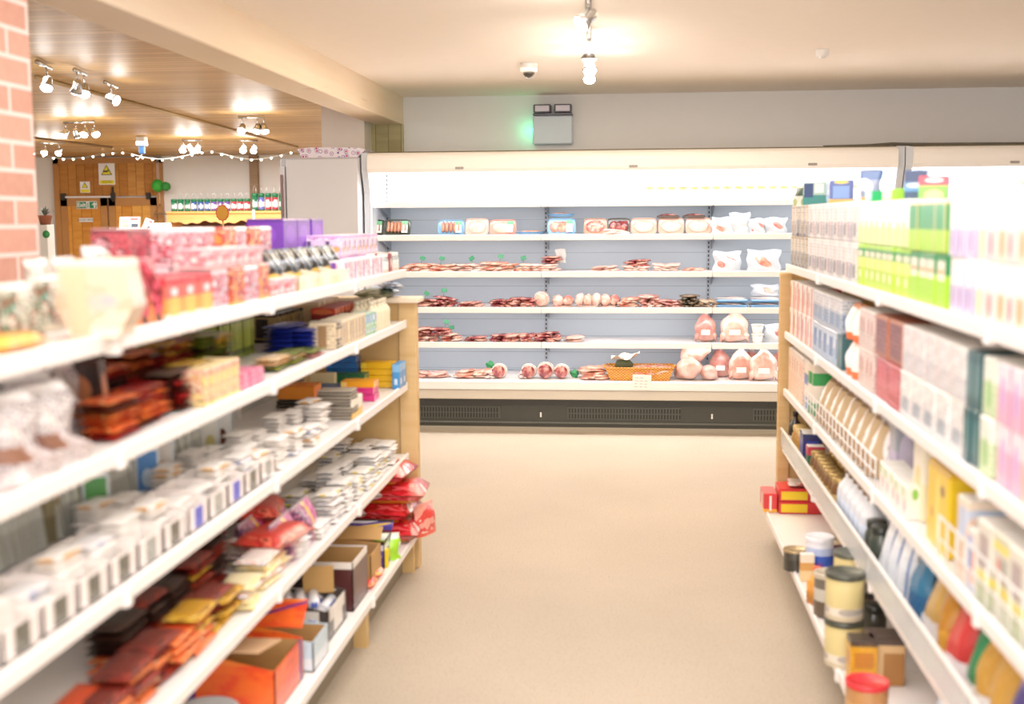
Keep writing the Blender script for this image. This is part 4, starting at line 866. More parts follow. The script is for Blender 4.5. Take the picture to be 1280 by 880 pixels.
dark = carton('black_chocolate_block', .14, .1, .012, pack([(0, '2c2620'), (.5, '4a443a')]), None)
pile(dark, 'L', 2, 374, .2, 3, 'black slab under the orange box on the third shelf', 'chocolate bar', 'black slabs under orange boxes, third shelf', turn=1)
one(ob, 'L', 2, 374, .2, 'orange box on black slabs at the back of the third shelf', 'box', base=.042, yaw=PI/2)
one(ob, 'L', 2, 428, .25, 'smaller looking orange box further along the back of the third shelf', 'box', base=.0, yaw=PI/2)
one(carton('cream_end_box', .04, .1, .06, plain('f2dfa8'), None), 'L', 2, 404, .2, 'cream box beside the orange box on the third shelf', 'box', base=.03)
stp = carton('striped_chocolate_block', .12, .09, .0095, pack([(0, '6f6458'), (.5, 'b0a594')], [('3f3730', .5, .5, .49, .16, True)]), None)
pile(stp, 'L', 2, 422, .0, 9, 'grey brown slab in the striped stack at the front of the third shelf', 'chocolate bar', 'striped stack on the third shelf', turn=1)
def colb(n, c, c2): return carton(n, .13, .09, .024, pack([(0, c)], [(c2, .08, .5, .1, .4, True)], coat=.4), plain(c, .35))
Z3 = SIDES['L'][3][2]+.0015
for nm, c, c2, x_, y_, cnt, lb, b0 in (('royal_blue_box', '1a62b0', '2a80d0', -1.2, 4.82, 5, 'royal blue', 0), ('yellow_box', 'f2b80a', 'f8d840', -1.055, 4.83, 4, 'yellow', 0), ('green_box', '14603a', '3a8a5a', -1.13, 4.66, 3, 'dark green', 0), ('magenta_flat_box', 'd01c74', 'f07ab0', -1.05, 4.46, 2, 'magenta', 0),
                                   ('amber_box', 'f0a010', 'f8d070', -1.05, 4.47, 1, 'amber', .0502), ('blue_packet_box', '1c4f90', '3a70b8', -1.17, 4.5, 2, 'navy blue', 0)):
    pr = colb(nm, c, c2)
    for q in range(cnt): put(pr, (x_+R.uniform(-.003, .003), y_, Z3+b0+q*.0262), R.uniform(-.03, .03), '%s flat box stacked near the wooden end of the third shelf' % lb, 'box', '%s boxes on the third shelf' % lb)
sk = carton('sky_blue_box', .03, .07, .1, pack([(0, '3a8fd0'), (.7, '7ab8e8')], [('d0e4f8', .5, .3, .2, .12, True)]), plain('4a9ada'))
for q in range(2): put(sk, (-.965-.032*q*0-.0, 4.78+.075*q, Z3), 0, 'upright sky blue box at the wooden end of the third shelf', 'box', 'sky blue boxes at the wooden end')
fill(carton('cream_front_box', .05, .06, .07, pack([(0, 'f0c060'), (.4, 'f6ead8')]), None), 'L', 2, 440, 452, .0, 1, 1, 'cream and amber upright box beside the striped stack', 'box', 'cream and amber boxes')
0 and fill(carton('violet_slim_box', .025, .08, .085, pack([(0, 'c0a8e0'), (.5, 'e8dcf4')], [('d04a70', .5, .4, .2, .2, False)]), None), 'L', 2, 474, 484, .0, 1, 1, 'slim lavender box between yellow and sky blue boxes', 'box', 'slim lavender boxes')
# ---- fourth shelf
cb_ = [bar('orange_bag_bar', .16, .09, .018, pack([(0, 'd8481c')], art=(['e8602a', 'f09050', 'b02c14', 'f4c090'], 2.4), coat=.5)), bar('brown_red_bar', .16, .09, .018, pack([(0, '6a1c14')], art=(['8a2418', '4a120e', 'b84024'], 2.4), coat=.5)), bar('black_bar', .16, .09, .018, pack([(0, '1c100c')], art=(['241410', '381c14', '140a08'], 2.4), coat=.5)), bar('gold_bar', .16, .09, .018, pack([(0, 'c89018')], art=(['d8a830', '9a6410', 'f0d070'], 2.4), coat=.5))]
cl_ = ['bright orange', 'brown red', 'black brown', 'gold']
for px, bk, n, sel in ((158, .02, 5, (0, 0, 1)), (150, .13, 6, (0, 2, 2)), (140, .26, 6, (2,)), (188, .03, 5, (0, 0, 1)), (184, .14, 6, (1, 2)), (180, .27, 6, (2,)), (214, .02, 4, (1, 3, 0)), (212, .13, 6, (2, 2, 1)), (236, .02, 5, (3, 3, 0)), (236, .13, 7, (1, 1, 3)), (232, .26, 6, (2, 1)), (258, .03, 5, (3, 1)), (256, .15, 8, (1, 2)), (272, .02, 4, (3, 1)), (124, .02, 4, (0, 1)), (105, .05, 4, (2, 0))):
    pile([cb_[q] for q in sel], 'L', 3, px, bk, n, ['%s bar in the dark stacks of the fourth shelf' % cl_[q] for q in sel], 'chocolate bar', 'dark stacks on the fourth shelf', jit=.008)
wp = [bar('white_pink_packet', .15, .09, .016, pack([(0, 'f6e8e2')], art=(['f8f0ea', 'f0c0b0', 'ffffff', 'b8c4e0'], 2.2))), bar('pale_yellow_packet', .15, .09, .016, pack([(0, 'f4e6b8')], art=(['f6ecc8', 'f0d890', 'fbf6e8'], 2.2)))]
for px, bk, n in ((300, .0, 4), (312, .1, 5), (322, .01, 5), (336, .1, 4), (334, .02, 3)):
    pile(wp, 'L', 3, px, bk, n, ['white and pink packet stacked beside the red bag, fourth shelf', 'pale yellow packet stacked beside the red bag, fourth shelf'], 'packet', 'pale packets on the fourth shelf', yaw=.2)
rbg = bar('red_bag', .24, .15, .055, pack([(0, 'c8281e')], art=(['d83a2c', 'b81c18', 'e86a50', '8a1010'], 2.2), coat=.5, crinkle=.5))
one(rbg, 'L', 3, 322, .1, 'red bag lying on pale packets of the fourth shelf', 'bag', base=.086, yaw=.2); one(rbg, 'L', 3, 342, -.01, 'red bag lying over the front of the fourth shelf', 'bag', base=.056, yaw=-.2)
dot = NT('dotted_bag', .3, 0, .5, .5); g_ = dot.coords('Generated'); v_ = dot.n('ShaderNodeTexVoronoi'); v_.inputs['Scale'].default_value = 11; dot.l(dot.map(g_, (1, 1, 1.1)), v_.inputs['Vector'])
sp = dot.n('ShaderNodeSeparateXYZ'); dot.l(g_, sp.inputs[0]); bs = dot.ramp(sp.outputs[0], [(0, '54204e'), (.35, '8a2a6c'), (.5, 'f0c83a'), (.58, 'c03c8c')], True); dm_ = dot.col(dot.mix(dot.math('LESS_THAN', v_.outputs['Distance'], .3), bs, lin('e890b8')))
fill(bag('dotted_sweet_bag', .2, .12, .09, dm_, plain('e8d0e0', .3), 41), 'L', 3, 356, 392, .02, 2, 1, 'purple bag with pink dots and yellow stripe on the fourth shelf', 'sweets', 'dotted purple bags')
fill(carton('upright_white_book_bar', .014, .1, .15, pack([(0, 'd8d4cc')], [('c8405c', .5, .5, .12, .5, True)]), None), 'L', 3, 296, 322, .26, 1, 1, 'upright white bar with red line at the back of the fourth shelf', 'chocolate bar', 'upright white bars, fourth shelf')
wl4 = bar('white_wrapped_chocolate_block', .13, .075, .014, pack([(0, 'f4f1ef')], [('d4d4da', .5, .5, .16, .25, False)], rough=.35)); wl5 = bar('yellow_spot_chocolate_block', .13, .075, .014, pack([(0, 'f4f1ee')], [('e8d040', .6, .5, .16, .3, False)], rough=.35))
for px in (368, 392, 410, 426, 440, 452, 463, 473, 483, 492):
    for bk in (.0, .09, .18): pile([wl4, wl4, wl4, wl5], 'L', 3, px, bk, R.choice((5, 6, 7)) if px > 395 else 3, ['white wrapped slab in the long pale piles of the fourth shelf']*3+['white slab with yellow spot in the pale piles of the fourth shelf'], 'chocolate bar', 'long pale piles on the fourth shelf', yaw=.1)
for px in (404, 432, 456): one(bottle('red_bottle', .018, .13, pack([(0, 'a01420')], coat=.7), plain('5a1418', .4), plain('e8c050', .4)), 'L', 3, px, .28, 'small red bottle standing behind the white slabs', 'bottle', 'red bottles on the fourth shelf')
# ---- bottom shelf
ZB = SIDES['L'][3][4]+.0015
KR = plain('c19458', .7, var=.05); KR2 = plain('b98d58', .7)
def case_at(pr, x, y, label, cat='carton', rz=PI/2, z=ZB): return put(pr, (x, y, z), rz, label, cat)
oc = opencase('orange_carton', .27, .26, .15, pack([(0, 'e8521c'), (.6, 'f07a28')], [('5a2a7a', .9, .45, .05, .5, True)], art=(['f0641c', 'ee5c1c', 'e8481c', 'd83c18'], 2.6), coat=.3), KR, .8, None, True)
case_at(oc, -1.08, 3.12, 'orange printed carton with open flaps at the near end of the bottom shelf')
put(carton('tan_lid_panel', .2, .2, .006, plain('cfa67c', .7), None), (-1.06, 2.985, ZB+.19), PI/2, 'tan cardboard panel lying on the orange carton', 'cardboard', rx=0, ry=.18)
case_at(tin('red_tub', .075, .13, pack([(0, 'b8181c'), (.6, 'd02420')]), plain('a8a8a8', .4)), -1.04, 2.72, 'red tub with grey lid beside the orange carton', 'tub')
wc = opencase('white_blue_carton', .17, .3, .1, pack([(0, 'dfe8f0'), (.4, 'c0d8e8')], coat=.3), KR, .9, None)
case_at(wc, -1.08, 3.38, 'white and pale blue carton behind the orange carton')
ib = bar('blue_white_packet', .06, .16, .03, pack([(0, 'e8eef8')], art=(['f4f6fa', '9ab0e0', 'ffffff'], 3), coat=.6))
for i, dx in enumerate((-.08, .0)): put(ib, (-1.08+dx*1., 3.36+.0, ZB+.006+.0), PI/2+.05*i, 'blue and white packet inside the white carton', 'packet', 'packets in the white carton')
bc = opencase('black_carton', .24, .28, .13, pack([(0, '2a201c'), (.5, '3a2c26')], [('d8d2ca', .5, .6, .4, .16, True)]), plain('3a2e26', .7), .75, plain('e8e2da', .5))
case_at(bc, -1.09, 3.66, 'black carton holding white and blue tubes on the bottom shelf')
tb = reg(proto('snack_tube', MB().lathe([(.015, -.06), (.019, -.055), (.019, .055), (.015, .06)], pack([(0, 'eef0f8')], [('4a62c0', .5, .5, .3, .25, True)], coat=.6), 14, rot(0, PI/2))), .12, .04, .04)
for i in range(5):
    for j in range(2): put(tb, (-1.18+.045*i, 3.60+.13*j, ZB+.062), PI/2, 'white and blue tube lying in the black carton', 'tube', 'tubes in the black carton')
for i in range(4): put(tb, (-1.16+.045*i, 3.65, ZB+.102), PI/2+.3, 'white and blue tube lying on top in the black carton', 'tube', 'upper tubes in the black carton')
put(carton('tan_card_divider', .1, .004, .09, plain('c79a58', .7), None), (-1.03, 3.73, ZB+.1), .2, 'small tan card standing among the blue tubes', 'cardboard')
mc = opencase('maroon_carton', .22, .3, .17, pack([(0, '4a1e1e'), (.86, 'ece4dc')], coat=.2), KR, 1., None)
case_at(mc, -1.09, 3.95, 'maroon carton with white rim on the bottom shelf', )
k1 = opencase('brown_carton', .17, .28, .13, KR, KR2, .9, None, True)
case_at(k1, -1.08, 4.2, 'brown open carton beyond the maroon carton')
sw = [bar('red_sweet_packet', .09, .06, .03, pack([(0, 'd8281c')], art=(['e84a30', 'f0a83a', 'f8d8c8'], 3), coat=.5)), bar('pink_sweet_packet', .09, .06, .03, pack([(0, 'f0b090')], art=(['f8d0c0', 'e87860', 'f0b040'], 3), coat=.5))]
for i in range(3): put(sw[i % 2], (-1.15+.09*i, 4.2+.01*(i % 2), ZB+.006), .3*i, ['red sweet packet inside the brown carton', 'pink sweet packet inside the brown carton'][i % 2], 'sweets', 'sweet packets inside the brown carton')
for j in range(2): put(sw[j], (-.955, 4.12+.12*j, ZB), PI/2, ['red sweet packet in front of the brown carton', 'pink sweet packet in front of the brown carton'][j], 'sweets')
pc = opencase('purple_carton', .15, .26, .11, pack([(0, '3a2c7a'), (.4, '5244a0'), (.75, '2a1c14')], [('e8c040', .7, .4, .12, .3, False), ('e8e4f4', .3, .72, .3, .1, True)]), KR, .95, None, True)
case_at(pc, -1.07, 4.42, 'purple and tan carton on the bottom shelf')
yc = carton('red_yellow_carton', .06, .2, .05, pack([(0, 'b01c14'), (.4, 'e88a1c'), (.7, 'f0c83a')], [('3a1c6a', .85, .5, .1, .4, True)]), plain('e8c8a0'))
case_at(yc, -1.05, 4.32, 'red and yellow flat box between the brown and purple cartons', 'box')
case_at(carton('yellow_upright_box', .03, .03, .07, plain('f0d41c', .4), None), -.945, 4.37, 'small bright yellow box at the front of the bottom shelf', 'box')
case_at(bar('yellow_bag', .12, .12, .08, pack([(0, 'e8cc30')], art=(['f0d840', 'd8b010', '4a2c18'], 2))), -1.24, 4.55, 'yellow bag at the back behind the purple carton', 'bag')
lg = bag('lime_packet', .11, .1, .07, pack([(0, '9ad81c'), (.78, 'f2f8e8')], [('e8f4e0', .4, .4, .2, .24, True), ('5a7ac0', .4, .38, .08, .12, True)], coat=.5), plain('f4f8ee'), 44)
case_at(lg, -.96, 4.48, 'lime green and white packet before the red bags', 'packet', .3)
rb_ = bar('red_snack_bag', .3, .24, .085, pack([(0, 'c41420')], [('f6e6e2', .35, .55, .09, .3, False), ('e8a030', .6, .08, .5, .12, True)], art=(['d01c28', 'b01018', 'e85058', 'd01c28', 'f4b0a8'], 1.8), coat=.7, rough=.2, crinkle=.5))
for i, (dx, dy, rzz) in enumerate(((0, 0, .1), (-.02, .02, -.12), (.03, .01, .06), (-.03, .0, -.1))):
    z_ = ZB+i*.082; put(rb_, (-1.03+dx, 4.77+dy, z_), rzz, ['lowest red snack bag of the pile at the end of the bottom shelf', 'second red snack bag from the bottom of the pile', 'third red snack bag from the bottom of the pile', 'topmost red snack bag of the pile with black and white corner'][i], 'snack bag')
put(bag('pink_snack_bag', .16, .13, .06, pack([(0, 'e8503c'), (.4, 'f09080')], art=(['f0a090', 'e03a34', 'f8d0c0'], 2), crinkle=.6, coat=.6), plain('f0b0a0'), 45), (-.88, 4.86, ZB), 1.2, 'coral red bag leaning at the corner beside the red pile', 'snack bag')
# =================================================================== boxed goods opposite
def bx3(name, w, d, h, bands, blobs=(), ink=None, art=None, flap='f2eee8', coat=.3): return carton(name, w, d, h, pack(bands, blobs, ink, art=art, coat=coat), plain(flap, .4))
# ---- top shelf
t1 = [bx3('tan_cracker_box', .045, .13, .131, [(0, '8a8a88'), (.08, 'b8a890'), (.5, 'e8d8c0'), (.92, 'c8a880')], [('3a4450', .5, .25, .3, .12, True)], ('6a5a48', 12, .5)),
      bx3('grey_cracker_box', .045, .13, .131, [(0, '585c64'), (.1, 'a8b0b4'), (.55, 'e2d8c8'), (.9, 'c0b8a8')], [('2e3640', .3, .5, .14, .45, True), ('d8b060', .7, .3, .14, .12, False)], ('5a6068', 12, .5))]
fill(t1, 'R', 0, 984, 1008, .0, 1, 2, ['tan and cream cracker box at the far end of the top shelf of boxed goods', 'grey cracker box at the far end of the top shelf of boxed goods'], 'cracker box', 'narrow cracker boxes, far end of top shelf', gap=.006)
t2 = [bx3('white_cracker_box', .058, .13, .131, [(0, 'e8e0d8'), (.85, 'fcf6f2')], [('4a5560', .5, .3, .34, .16, True)], ('8a8078', 11, .4)),
      bx3('dark_edged_cracker_box', .058, .13, .131, [(0, 'c8c8c8'), (.4, 'faf4f0')], [('1e1c24', .06, .5, .07, .5, True), ('8a98a8', .55, .3, .3, .2, True)], ('7a6a70', 11, .4)),
      bx3('lilac_grey_cracker_box', .058, .13, .131, [(0, 'd8d0d0'), (.4, 'fcf4f2')], [('a89098', .5, .3, .36, .2, True)], ('6a6478', 11, .4))]
fill(t2, 'R', 0, 1009, 1070, .0, 2, 2, ['white cracker box with grey panel on the top shelf of boxed goods', 'white cracker box with black edge on the top shelf of boxed goods', 'pale cracker box with mauve panel on the top shelf of boxed goods'], 'cracker box', 'white cracker boxes on the top shelf', 0.001, gap=.007)
g1 = bx3('lime_cereal_box', .085, .13, .13, [(0, 'b8dc28'), (.45, 'd8ea70'), (.7, '1f9a4c'), (.9, 'a8d83a')], [('f4e8c8', .5, .78, .4, .06, True), ('e8f4b8', .5, .3, .2, .1, False)], flap='8fd030')
g2 = bx3('white_lime_bag_box', .085, .13, .125, [(0, 'e4f0a8'), (.4, 'f6f8ee'), (.92, 'e8f2e0')], [('d8e888', .5, .3, .3, .25, False)], flap='f0f6e8')
fill(g1, 'R', 0, 1072, 1136, .0, 1, 1, 'lime and green box in the lower layer of the top shelf', 'cereal box', 'lime boxes in the lower layer')
fill(g2, 'R', 0, 1072, 1136, .0, 1, 1, 'white and lime box standing on the lime boxes of the top shelf', 'cereal box', 'white and lime boxes in the upper layer', base=.1325)
g3 = bx3('green_white_label_box', .09, .13, .125, [(0, 'a4dc20'), (.62, '0a8a48'), (.96, '0a7a40')], [('f2ead8', .5, .7, .36, .18, True), ('e8b070', .5, .68, .3, .04, True)], flap='12a058')
g4 = bx3('green_lime_box', .09, .13, .12, [(0, 'a8dc18'), (.45, '0a9a4c'), (.95, 'b89a60')], [('c8c08a', .96, .5, .06, .5, True)], flap='e8e0d0')
fill(g3, 'R', 0, 1140, 1182, .0, 2, 1, 'bright green box with white label in the lower layer of the top shelf', 'cereal box', 'green boxes with white labels')
fill(g4, 'R', 0, 1140, 1182, .0, 2, 1, 'deep green and lime box in the upper layer of the top shelf', 'cereal box', 'green and lime boxes, upper layer', base=.1275)
pt = [bx3('lilac_tea_box', .06, .13, .122, [(0, 'd8cfe6'), (.5, 'f8f3f6'), (.9, 'fbf6f6')], [('a89ad8', .96, .45, .07, .45, True), ('b090cc', .4, .3, .2, .22, False)], flap='fbf7f6'),
      bx3('mint_tea_box', .06, .13, .122, [(0, 'dceccf'), (.5, 'f8f6f2'), (.9, 'fbf7f4')], [('b8b0e0', .96, .5, .05, .5, True), ('c0dca8', .4, .3, .22, .22, False)], flap='fbf7f6'),
      bx3('rose_tea_box', .06, .13, .122, [(0, 'f6dcd8'), (.5, 'fbf3f0'), (.9, 'fcf7f4')], [('e8707c', .3, .28, .18, .2, False)], flap='fbf3f0'),
      bx3('orange_tea_box', .06, .13, .122, [(0, 'f8e0cc'), (.5, 'fcf3ee'), (.9, 'fcf7f4')], [('f09a58', .5, .3, .24, .22, False)], flap='fbf3f0')]
tlb = ['white tea box with lilac panel', 'white tea box with mint green panel', 'white tea box with rose red spot', 'white tea box with orange spot']
for sel, a_, b_ in (((0,), 1186, 1216), ((1,), 1218, 1232), ((2, 3), 1234, 1330)):
    fill([pt[q] for q in sel], 'R', 0, a_, b_, .0, 2, 2, [tlb[q]+' on the top shelf of boxed goods' for q in sel], 'tea box', 'white tea boxes on the top shelf')
def top_one(pr, px, x, base, label, cat, yaw=0.): z = SIDES['R'][3][0]+base; return put(pr, (x, along(px, x, z+.05), z), -PI/2+yaw, label, cat)
B2 = .2665; B3 = .2605; B4 = .2505
top_one(bag('green_white_pouch', .07, .09, .04, pack([(0, 'e8e4d8'), (.5, '2e4a3c'), (.9, 'f0ece4')], [('9aa870', .4, .2, .3, .2, False)]), plain('e8e8e0'), 51), 1000, .74, B2-.002, 'small dark green and white pouch standing on the farthest cracker boxes', 'pouch', .4)
tq = bx3('teal_box', .1, .06, .1, [(0, '2f8a88'), (.45, 'a8c8c0')], [('e8c840', .3, .8, .16, .14, False), ('27447a', .25, .65, .2, .3, True), ('dff0f0', .7, .75, .2, .2, True)], flap='3a7a80')
bq = bx3('blue_yellow_box', .09, .06, .09, [(0, 'c8a030'), (.2, '2a4a9a')], [('6a90d0', .5, .5, .34, .26, True), ('e8c848', .5, .92, .3, .07, False)], flap='2a3f80')
top_one(tq, 1020, .79, B2, 'teal and yellow box standing on the cracker boxes', 'box', 1.2); top_one(bq, 1052, .80, B2, 'royal blue and yellow box standing on the cracker boxes', 'box', 1.35)
blk_ = bx3('black_gold_tin_box', .09, .06, .025, [(0, '1c1c30'), (.5, 'b89a30')], flap='2a2a40'); 
top_one(bag('silver_blue_pouch', .08, .12, .05, pack([(0, 'e8a050'), (.2, '8a98b8'), (.7, '4a6aa0')], [('dfe6f0', .5, .55, .3, .2, False)], coat=.8, crinkle=.5), plain('7a88a8', .3), 52), 1088, .84, B3, 'silver and blue foil pouch standing above the lime boxes', 'pouch', 1.2)
rb2 = bx3('white_back_box', .1, .13, .13, [(0, 'e8e2da')], flap='efe8e0')
gq = bx3('bright_green_box', .11, .07, .035, [(0, '12a860')], flap='12a860'); lq = bx3('lime_flat_box', .13, .07, .035, [(0, '9ad83a')], flap='8fd030')
top_one(gq, 1100, .78, B3, 'flat emerald box lying on the white and lime boxes', 'box'); top_one(lq, 1124, .78, B3, 'flat lime green box lying on the white and lime boxes', 'box')
dbq = bx3('dark_blue_wave_box', .06, .05, .085, [(0, '2c4a6a'), (.3, '5a90c8'), (.6, '3a4a70')], [('e8f0f8', .5, .5, .4, .07, False)], flap='2c3a5a'); top_one(dbq, 1146, .80, B3, 'dark blue box with white wave beside the red and green box', 'box', 1.2)
rgq = bx3('red_green_box', .08, .05, .075, [(0, '7ac040'), (.65, 'e04050')], [('fbe8ea', .5, .85, .3, .07, False), ('e8e088', .5, .3, .3, .2, False)], flap='d83a4a'); top_one(rgq, 1168, .83, B4, 'red and green box standing on the deep green boxes', 'box', 1.3)
top_one(bag('clear_tea_bag', .2, .05, .1, pack([(0, 'e0d0c0'), (.5, 'efe2d6')], art=(['f0e4da', 'd8c4b0', 'faf2ec'], 4), crinkle=.8), plain('f4eae2'), 53), 1262, .86, .25, 'pale crinkled bag lying on the white tea boxes', 'bag')
# ---- second shelf
def r2(pr, a_, b_, rows, label, cat, grp, tiers=2, back=0., **k): return fill(pr, 'R', 1, a_, b_, back, rows, tiers, label, cat, grp, **k)
rw = [bx3('red_white_box', .06, .12, .118, [(0, 'f0d8d0'), (.5, 'f4ece4')], [('d82028', .72, .5, .24, .5, True), ('f0e8e0', .4, .3, .12, .1, False)]), bx3('green_white_cracker_box', .06, .12, .118, [(0, 'f0e4d8'), (.5, 'f6efe4')], [('1f9a3c', .7, .6, .1, .3, True), ('d82028', .25, .4, .16, .4, True)])]
r2(rw, 984, 1014, 1, ['white box with red stripe at the far end of the second shelf of boxed goods', 'cream box with green and red stripes at the far end of the second shelf'], 'cracker box', 'striped boxes, far end of second shelf')
bl = [bx3('pale_blue_box', .07, .12, .118, [(0, 'a8c0dc'), (.5, 'd0dcec')], [('4a7ab8', .5, .5, .3, .3, True)], ('5a6a88', 10, .4)), bx3('grey_blue_box', .07, .12, .118, [(0, 'b8c4d4'), (.6, 'e0e4ea')], [('7a98c0', .5, .35, .4, .2, True)], ('5a6a80', 10, .5)), bx3('blue_box', .07, .12, .118, [(0, '6a9ad0'), (.5, '3a6ab0')], [('e8f0f8', .5, .3, .3, .16, True)])]
r2(bl, 1016, 1050, 1, ['pale blue box on the second shelf of boxed goods', 'grey blue box with small print on the second shelf of boxed goods', 'mid blue box with white label on the second shelf'], 'tea box', 'blue boxes on the second shelf', turn='mix')
dt = bx3('dark_teal_box', .05, .12, .118, [(0, '205860')], [('3a7a80', .5, .5, .3, .3, True)], flap='1f4a54')
r2(dt, 1047, 1052, 1, 'dark teal box beside the orange ringed packs', 'tea box', 'dark teal box in the middle of the shelf', 1)
orr = bag('oval_white_pack', .1, .118, .08, pack([(0, 'e8703c'), (.2, 'f4e8e0'), (.85, 'e8905a')], [('fbf6f2', .5, .55, .3, .32, False)], coat=.4), None, 55)
r2(orr, 1054, 1070, 1, 'white and orange rounded pack on the second shelf', 'pack', 'orange ringed packs', 2)
pb2 = bx3('pinkish_box', .06, .12, .118, [(0, 'e0ccc4'), (.5, 'f0dcd4')], [('d09a90', .5, .6, .3, .2, False)], ('9a7068', 10, .5))
r2(pb2, 1072, 1092, 1, 'pinkish cream box with small print on the second shelf', 'tea box', 'pinkish boxes on the second shelf')
brf = bx3('brown_framed_box', .17, .12, .118, [(0, 'b0603a')], [('6a1a2c', .5, .5, .4, .4, True)], ('c89090', 9, .35), flap='a05030'); crb = bx3('crimson_box', .17, .12, .118, [(0, 'b8243c'), (.5, 'a82038')], [('c84058', .5, .6, .35, .3, True)], ('e8b0b8', 9, .3), flap='b03048')
r2(crb, 1096, 1127, 1, 'wide crimson box under the brown framed box', 'tea box', 'crimson box', 1, turn=0); fill(brf, 'R', 1, 1096, 1127, 0, 1, 1, 'wide brown framed box with maroon front stacked on the crimson box', 'tea box', 'brown framed box', base=.121)
gp = [bx3('print_white_box', .06, .12, .118, [(0, 'eeeaea'), (.5, 'f6f4f2'), (.9, 'f8f2ec')], [('b0bcc8', .5, .3, .3, .15, True)], ('6a7484', 11, .55)), bx3('print_grey_box', .06, .12, .118, [(0, 'dcdce0'), (.45, 'f0eeee')], [('e0c8c0', .96, .5, .06, .5, True)], ('7a7078', 11, .55)), bx3('print_pink_grey_box', .06, .12, .118, [(0, 'f0dcd8'), (.4, 'f2f2f2')], [('8aa0b4', .3, .6, .14, .26, True)], ('5a6a7a', 11, .5))]
r2(gp, 1129, 1204, 2, ['white box of small grey print on the second shelf of boxed goods', 'grey box with tan edge on the second shelf of boxed goods', 'pale box with blue grey panel on the second shelf of boxed goods'], 'tea box', 'small print boxes on the second shelf', turn='mix')
r2(dt, 1206, 1222, 1, 'dark teal box next to the pastel tea boxes', 'tea box', 'dark teal boxes next to the pastel ones')
ps = [bx3('pastel_green_box', .08, .12, .118, [(0, 'cfe4b8'), (.6, 'f0f4ea')], [('98cc80', .5, .4, .25, .25, False)], ('7a9a6a', 8, .25)), bx3('pastel_pink_box', .08, .12, .118, [(0, 'f0b0cc'), (.6, 'f0e4f0')], [('d870a8', .96, .5, .05, .5, True), ('c8a0d8', .4, .5, .2, .3, False)]), bx3('pastel_orange_box', .08, .12, .118, [(0, 'f6cfa0'), (.6, 'f8ecd8')], [('f0a868', .4, .35, .25, .3, False), ('d84a90', .97, .5, .04, .5, True)])]
r2([ps[0]], 1224, 1242, 1, 'pastel green tea box on the second shelf', 'tea box', 'pastel green boxes'); r2([ps[1]], 1244, 1262, 1, 'pastel pink and lilac tea box on the second shelf', 'tea box', 'pastel pink boxes'); r2([ps[2], ps[1]], 1264, 1340, 1, ['pastel orange tea box at the near end of the second shelf', 'pastel pink tea box at the near end of the second shelf'], 'tea box', 'nearest pastel boxes')
# ---- third shelf
def r3(pr, a_, b_, rows, label, cat, grp, tiers=1, back=0., **k): return fill(pr, 'R', 2, a_, b_, back, rows, tiers, label, cat, grp, **k)
tn = bx3('tan_tall_box', .07, .12, .2, [(0, 'f0d0b8'), (.5, 'f4dcc8'), (.9, 'f0e0d0')], [('c83a38', .7, .7, .1, .14, True)], ('c89a80', 12, .35)); bb = bx3('blue_striped_tall_box', .05, .12, .2, [(0, '6a80c8'), (.25, 'f0e4d8'), (.5, '3a6ab8'), (.72, 'f4e8da')]); gg = bx3('green_striped_tall_box', .05, .12, .2, [(0, '2a9a50'), (.25, 'f0e4d4'), (.6, '1f9a48'), (.85, 'e8dcc8')])
r3(tn, 983, 1004, 1, 'tall pinkish tan box at the far end of the third shelf', 'biscuit box', 'tall tan boxes, far end of third shelf'); r3(bb, 1005, 1009, 1, 'tall box with blue bands on the third shelf', 'biscuit box', 'blue banded boxes'); r3(gg, 1010, 1016, 1, 'tall box with green bands on the third shelf', 'biscuit box', 'green banded boxes')
fb = bag('flour_bag', .12, .175, .09, pack([(0, 'a88458'), (.3, 'c4a880'), (.88, '8a6c48')], [('f8f2ec', .5, .6, .32, .3, False), ('b8a8a0', .5, .55, .16, .05, True)], rough=.6, coat=0), plain('efe4d4'), 56)
r3(fb, 1018, 1088, 1, 'cream bag with white label behind the wire fence of the third shelf', 'biscuit bag', 'cream bags behind the wire fence', lean=-.16)
fb2 = bag('tan_bag', .12, .19, .08, pack([(0, 'd8c8b0'), (.8, 'b8a888')], art=(['d0c0a8', 'e8dcc8', 'a89470'], 2.4), rough=.6, coat=0), plain('cbb896'), 57)
r3(fb2, 1030, 1095, 1, 'tan bag in the second row of the third shelf', 'biscuit bag', 'tan bags in the second row', back=.13)
lg_ = bx3('lavender_box', .13, .1, .2, [(0, 'c0b8d8'), (.5, 'a8b0c0'), (.85, 'b8c0cc')], [('d8d0ec', .3, .45, .2, .3, False)], flap='b0b8c8')
r3(lg_, 1094, 1122, 1, 'lavender grey box on the third shelf', 'biscuit box', 'lavender grey boxes', back=.06)
gl = bx3('white_green_pink_box', .07, .07, .085, [(0, 'f2ece6'), (.4, 'f0f0e4')], [('8ac850', .3, .8, .12, .18, False), ('e8a0b8', .7, .4, .14, .2, False)])
r3(gl, 1098, 1134, 1, 'low white box with green and pink marks at the edge of the third shelf', 'box', 'low white boxes')
cy = bx3('cream_tall_box', .11, .13, .2, [(0, 'f2e8c0'), (.5, 'f4eedc')], [('e8d080', .5, .5, .3, .2, False)]); yb_ = bx3('yellow_biscuit_box', .2, .15, .2, [(0, 'ecc51a'), (.94, 'd8a818')], [('c8803c', .26, .4, .06, .07, False), ('7a4a20', .72, .74, .1, .07, False), ('f6dc60', .5, .5, .1, .4, False)], flap='e0b818')
r3(cy, 1140, 1150, 1, 'pale cream tall box before the yellow box', 'biscuit box', 'pale cream tall box', back=.03); r3(yb_, 1158, 1188, 1, 'large bright yellow box on the third shelf', 'biscuit box', 'large yellow box', back=.01)
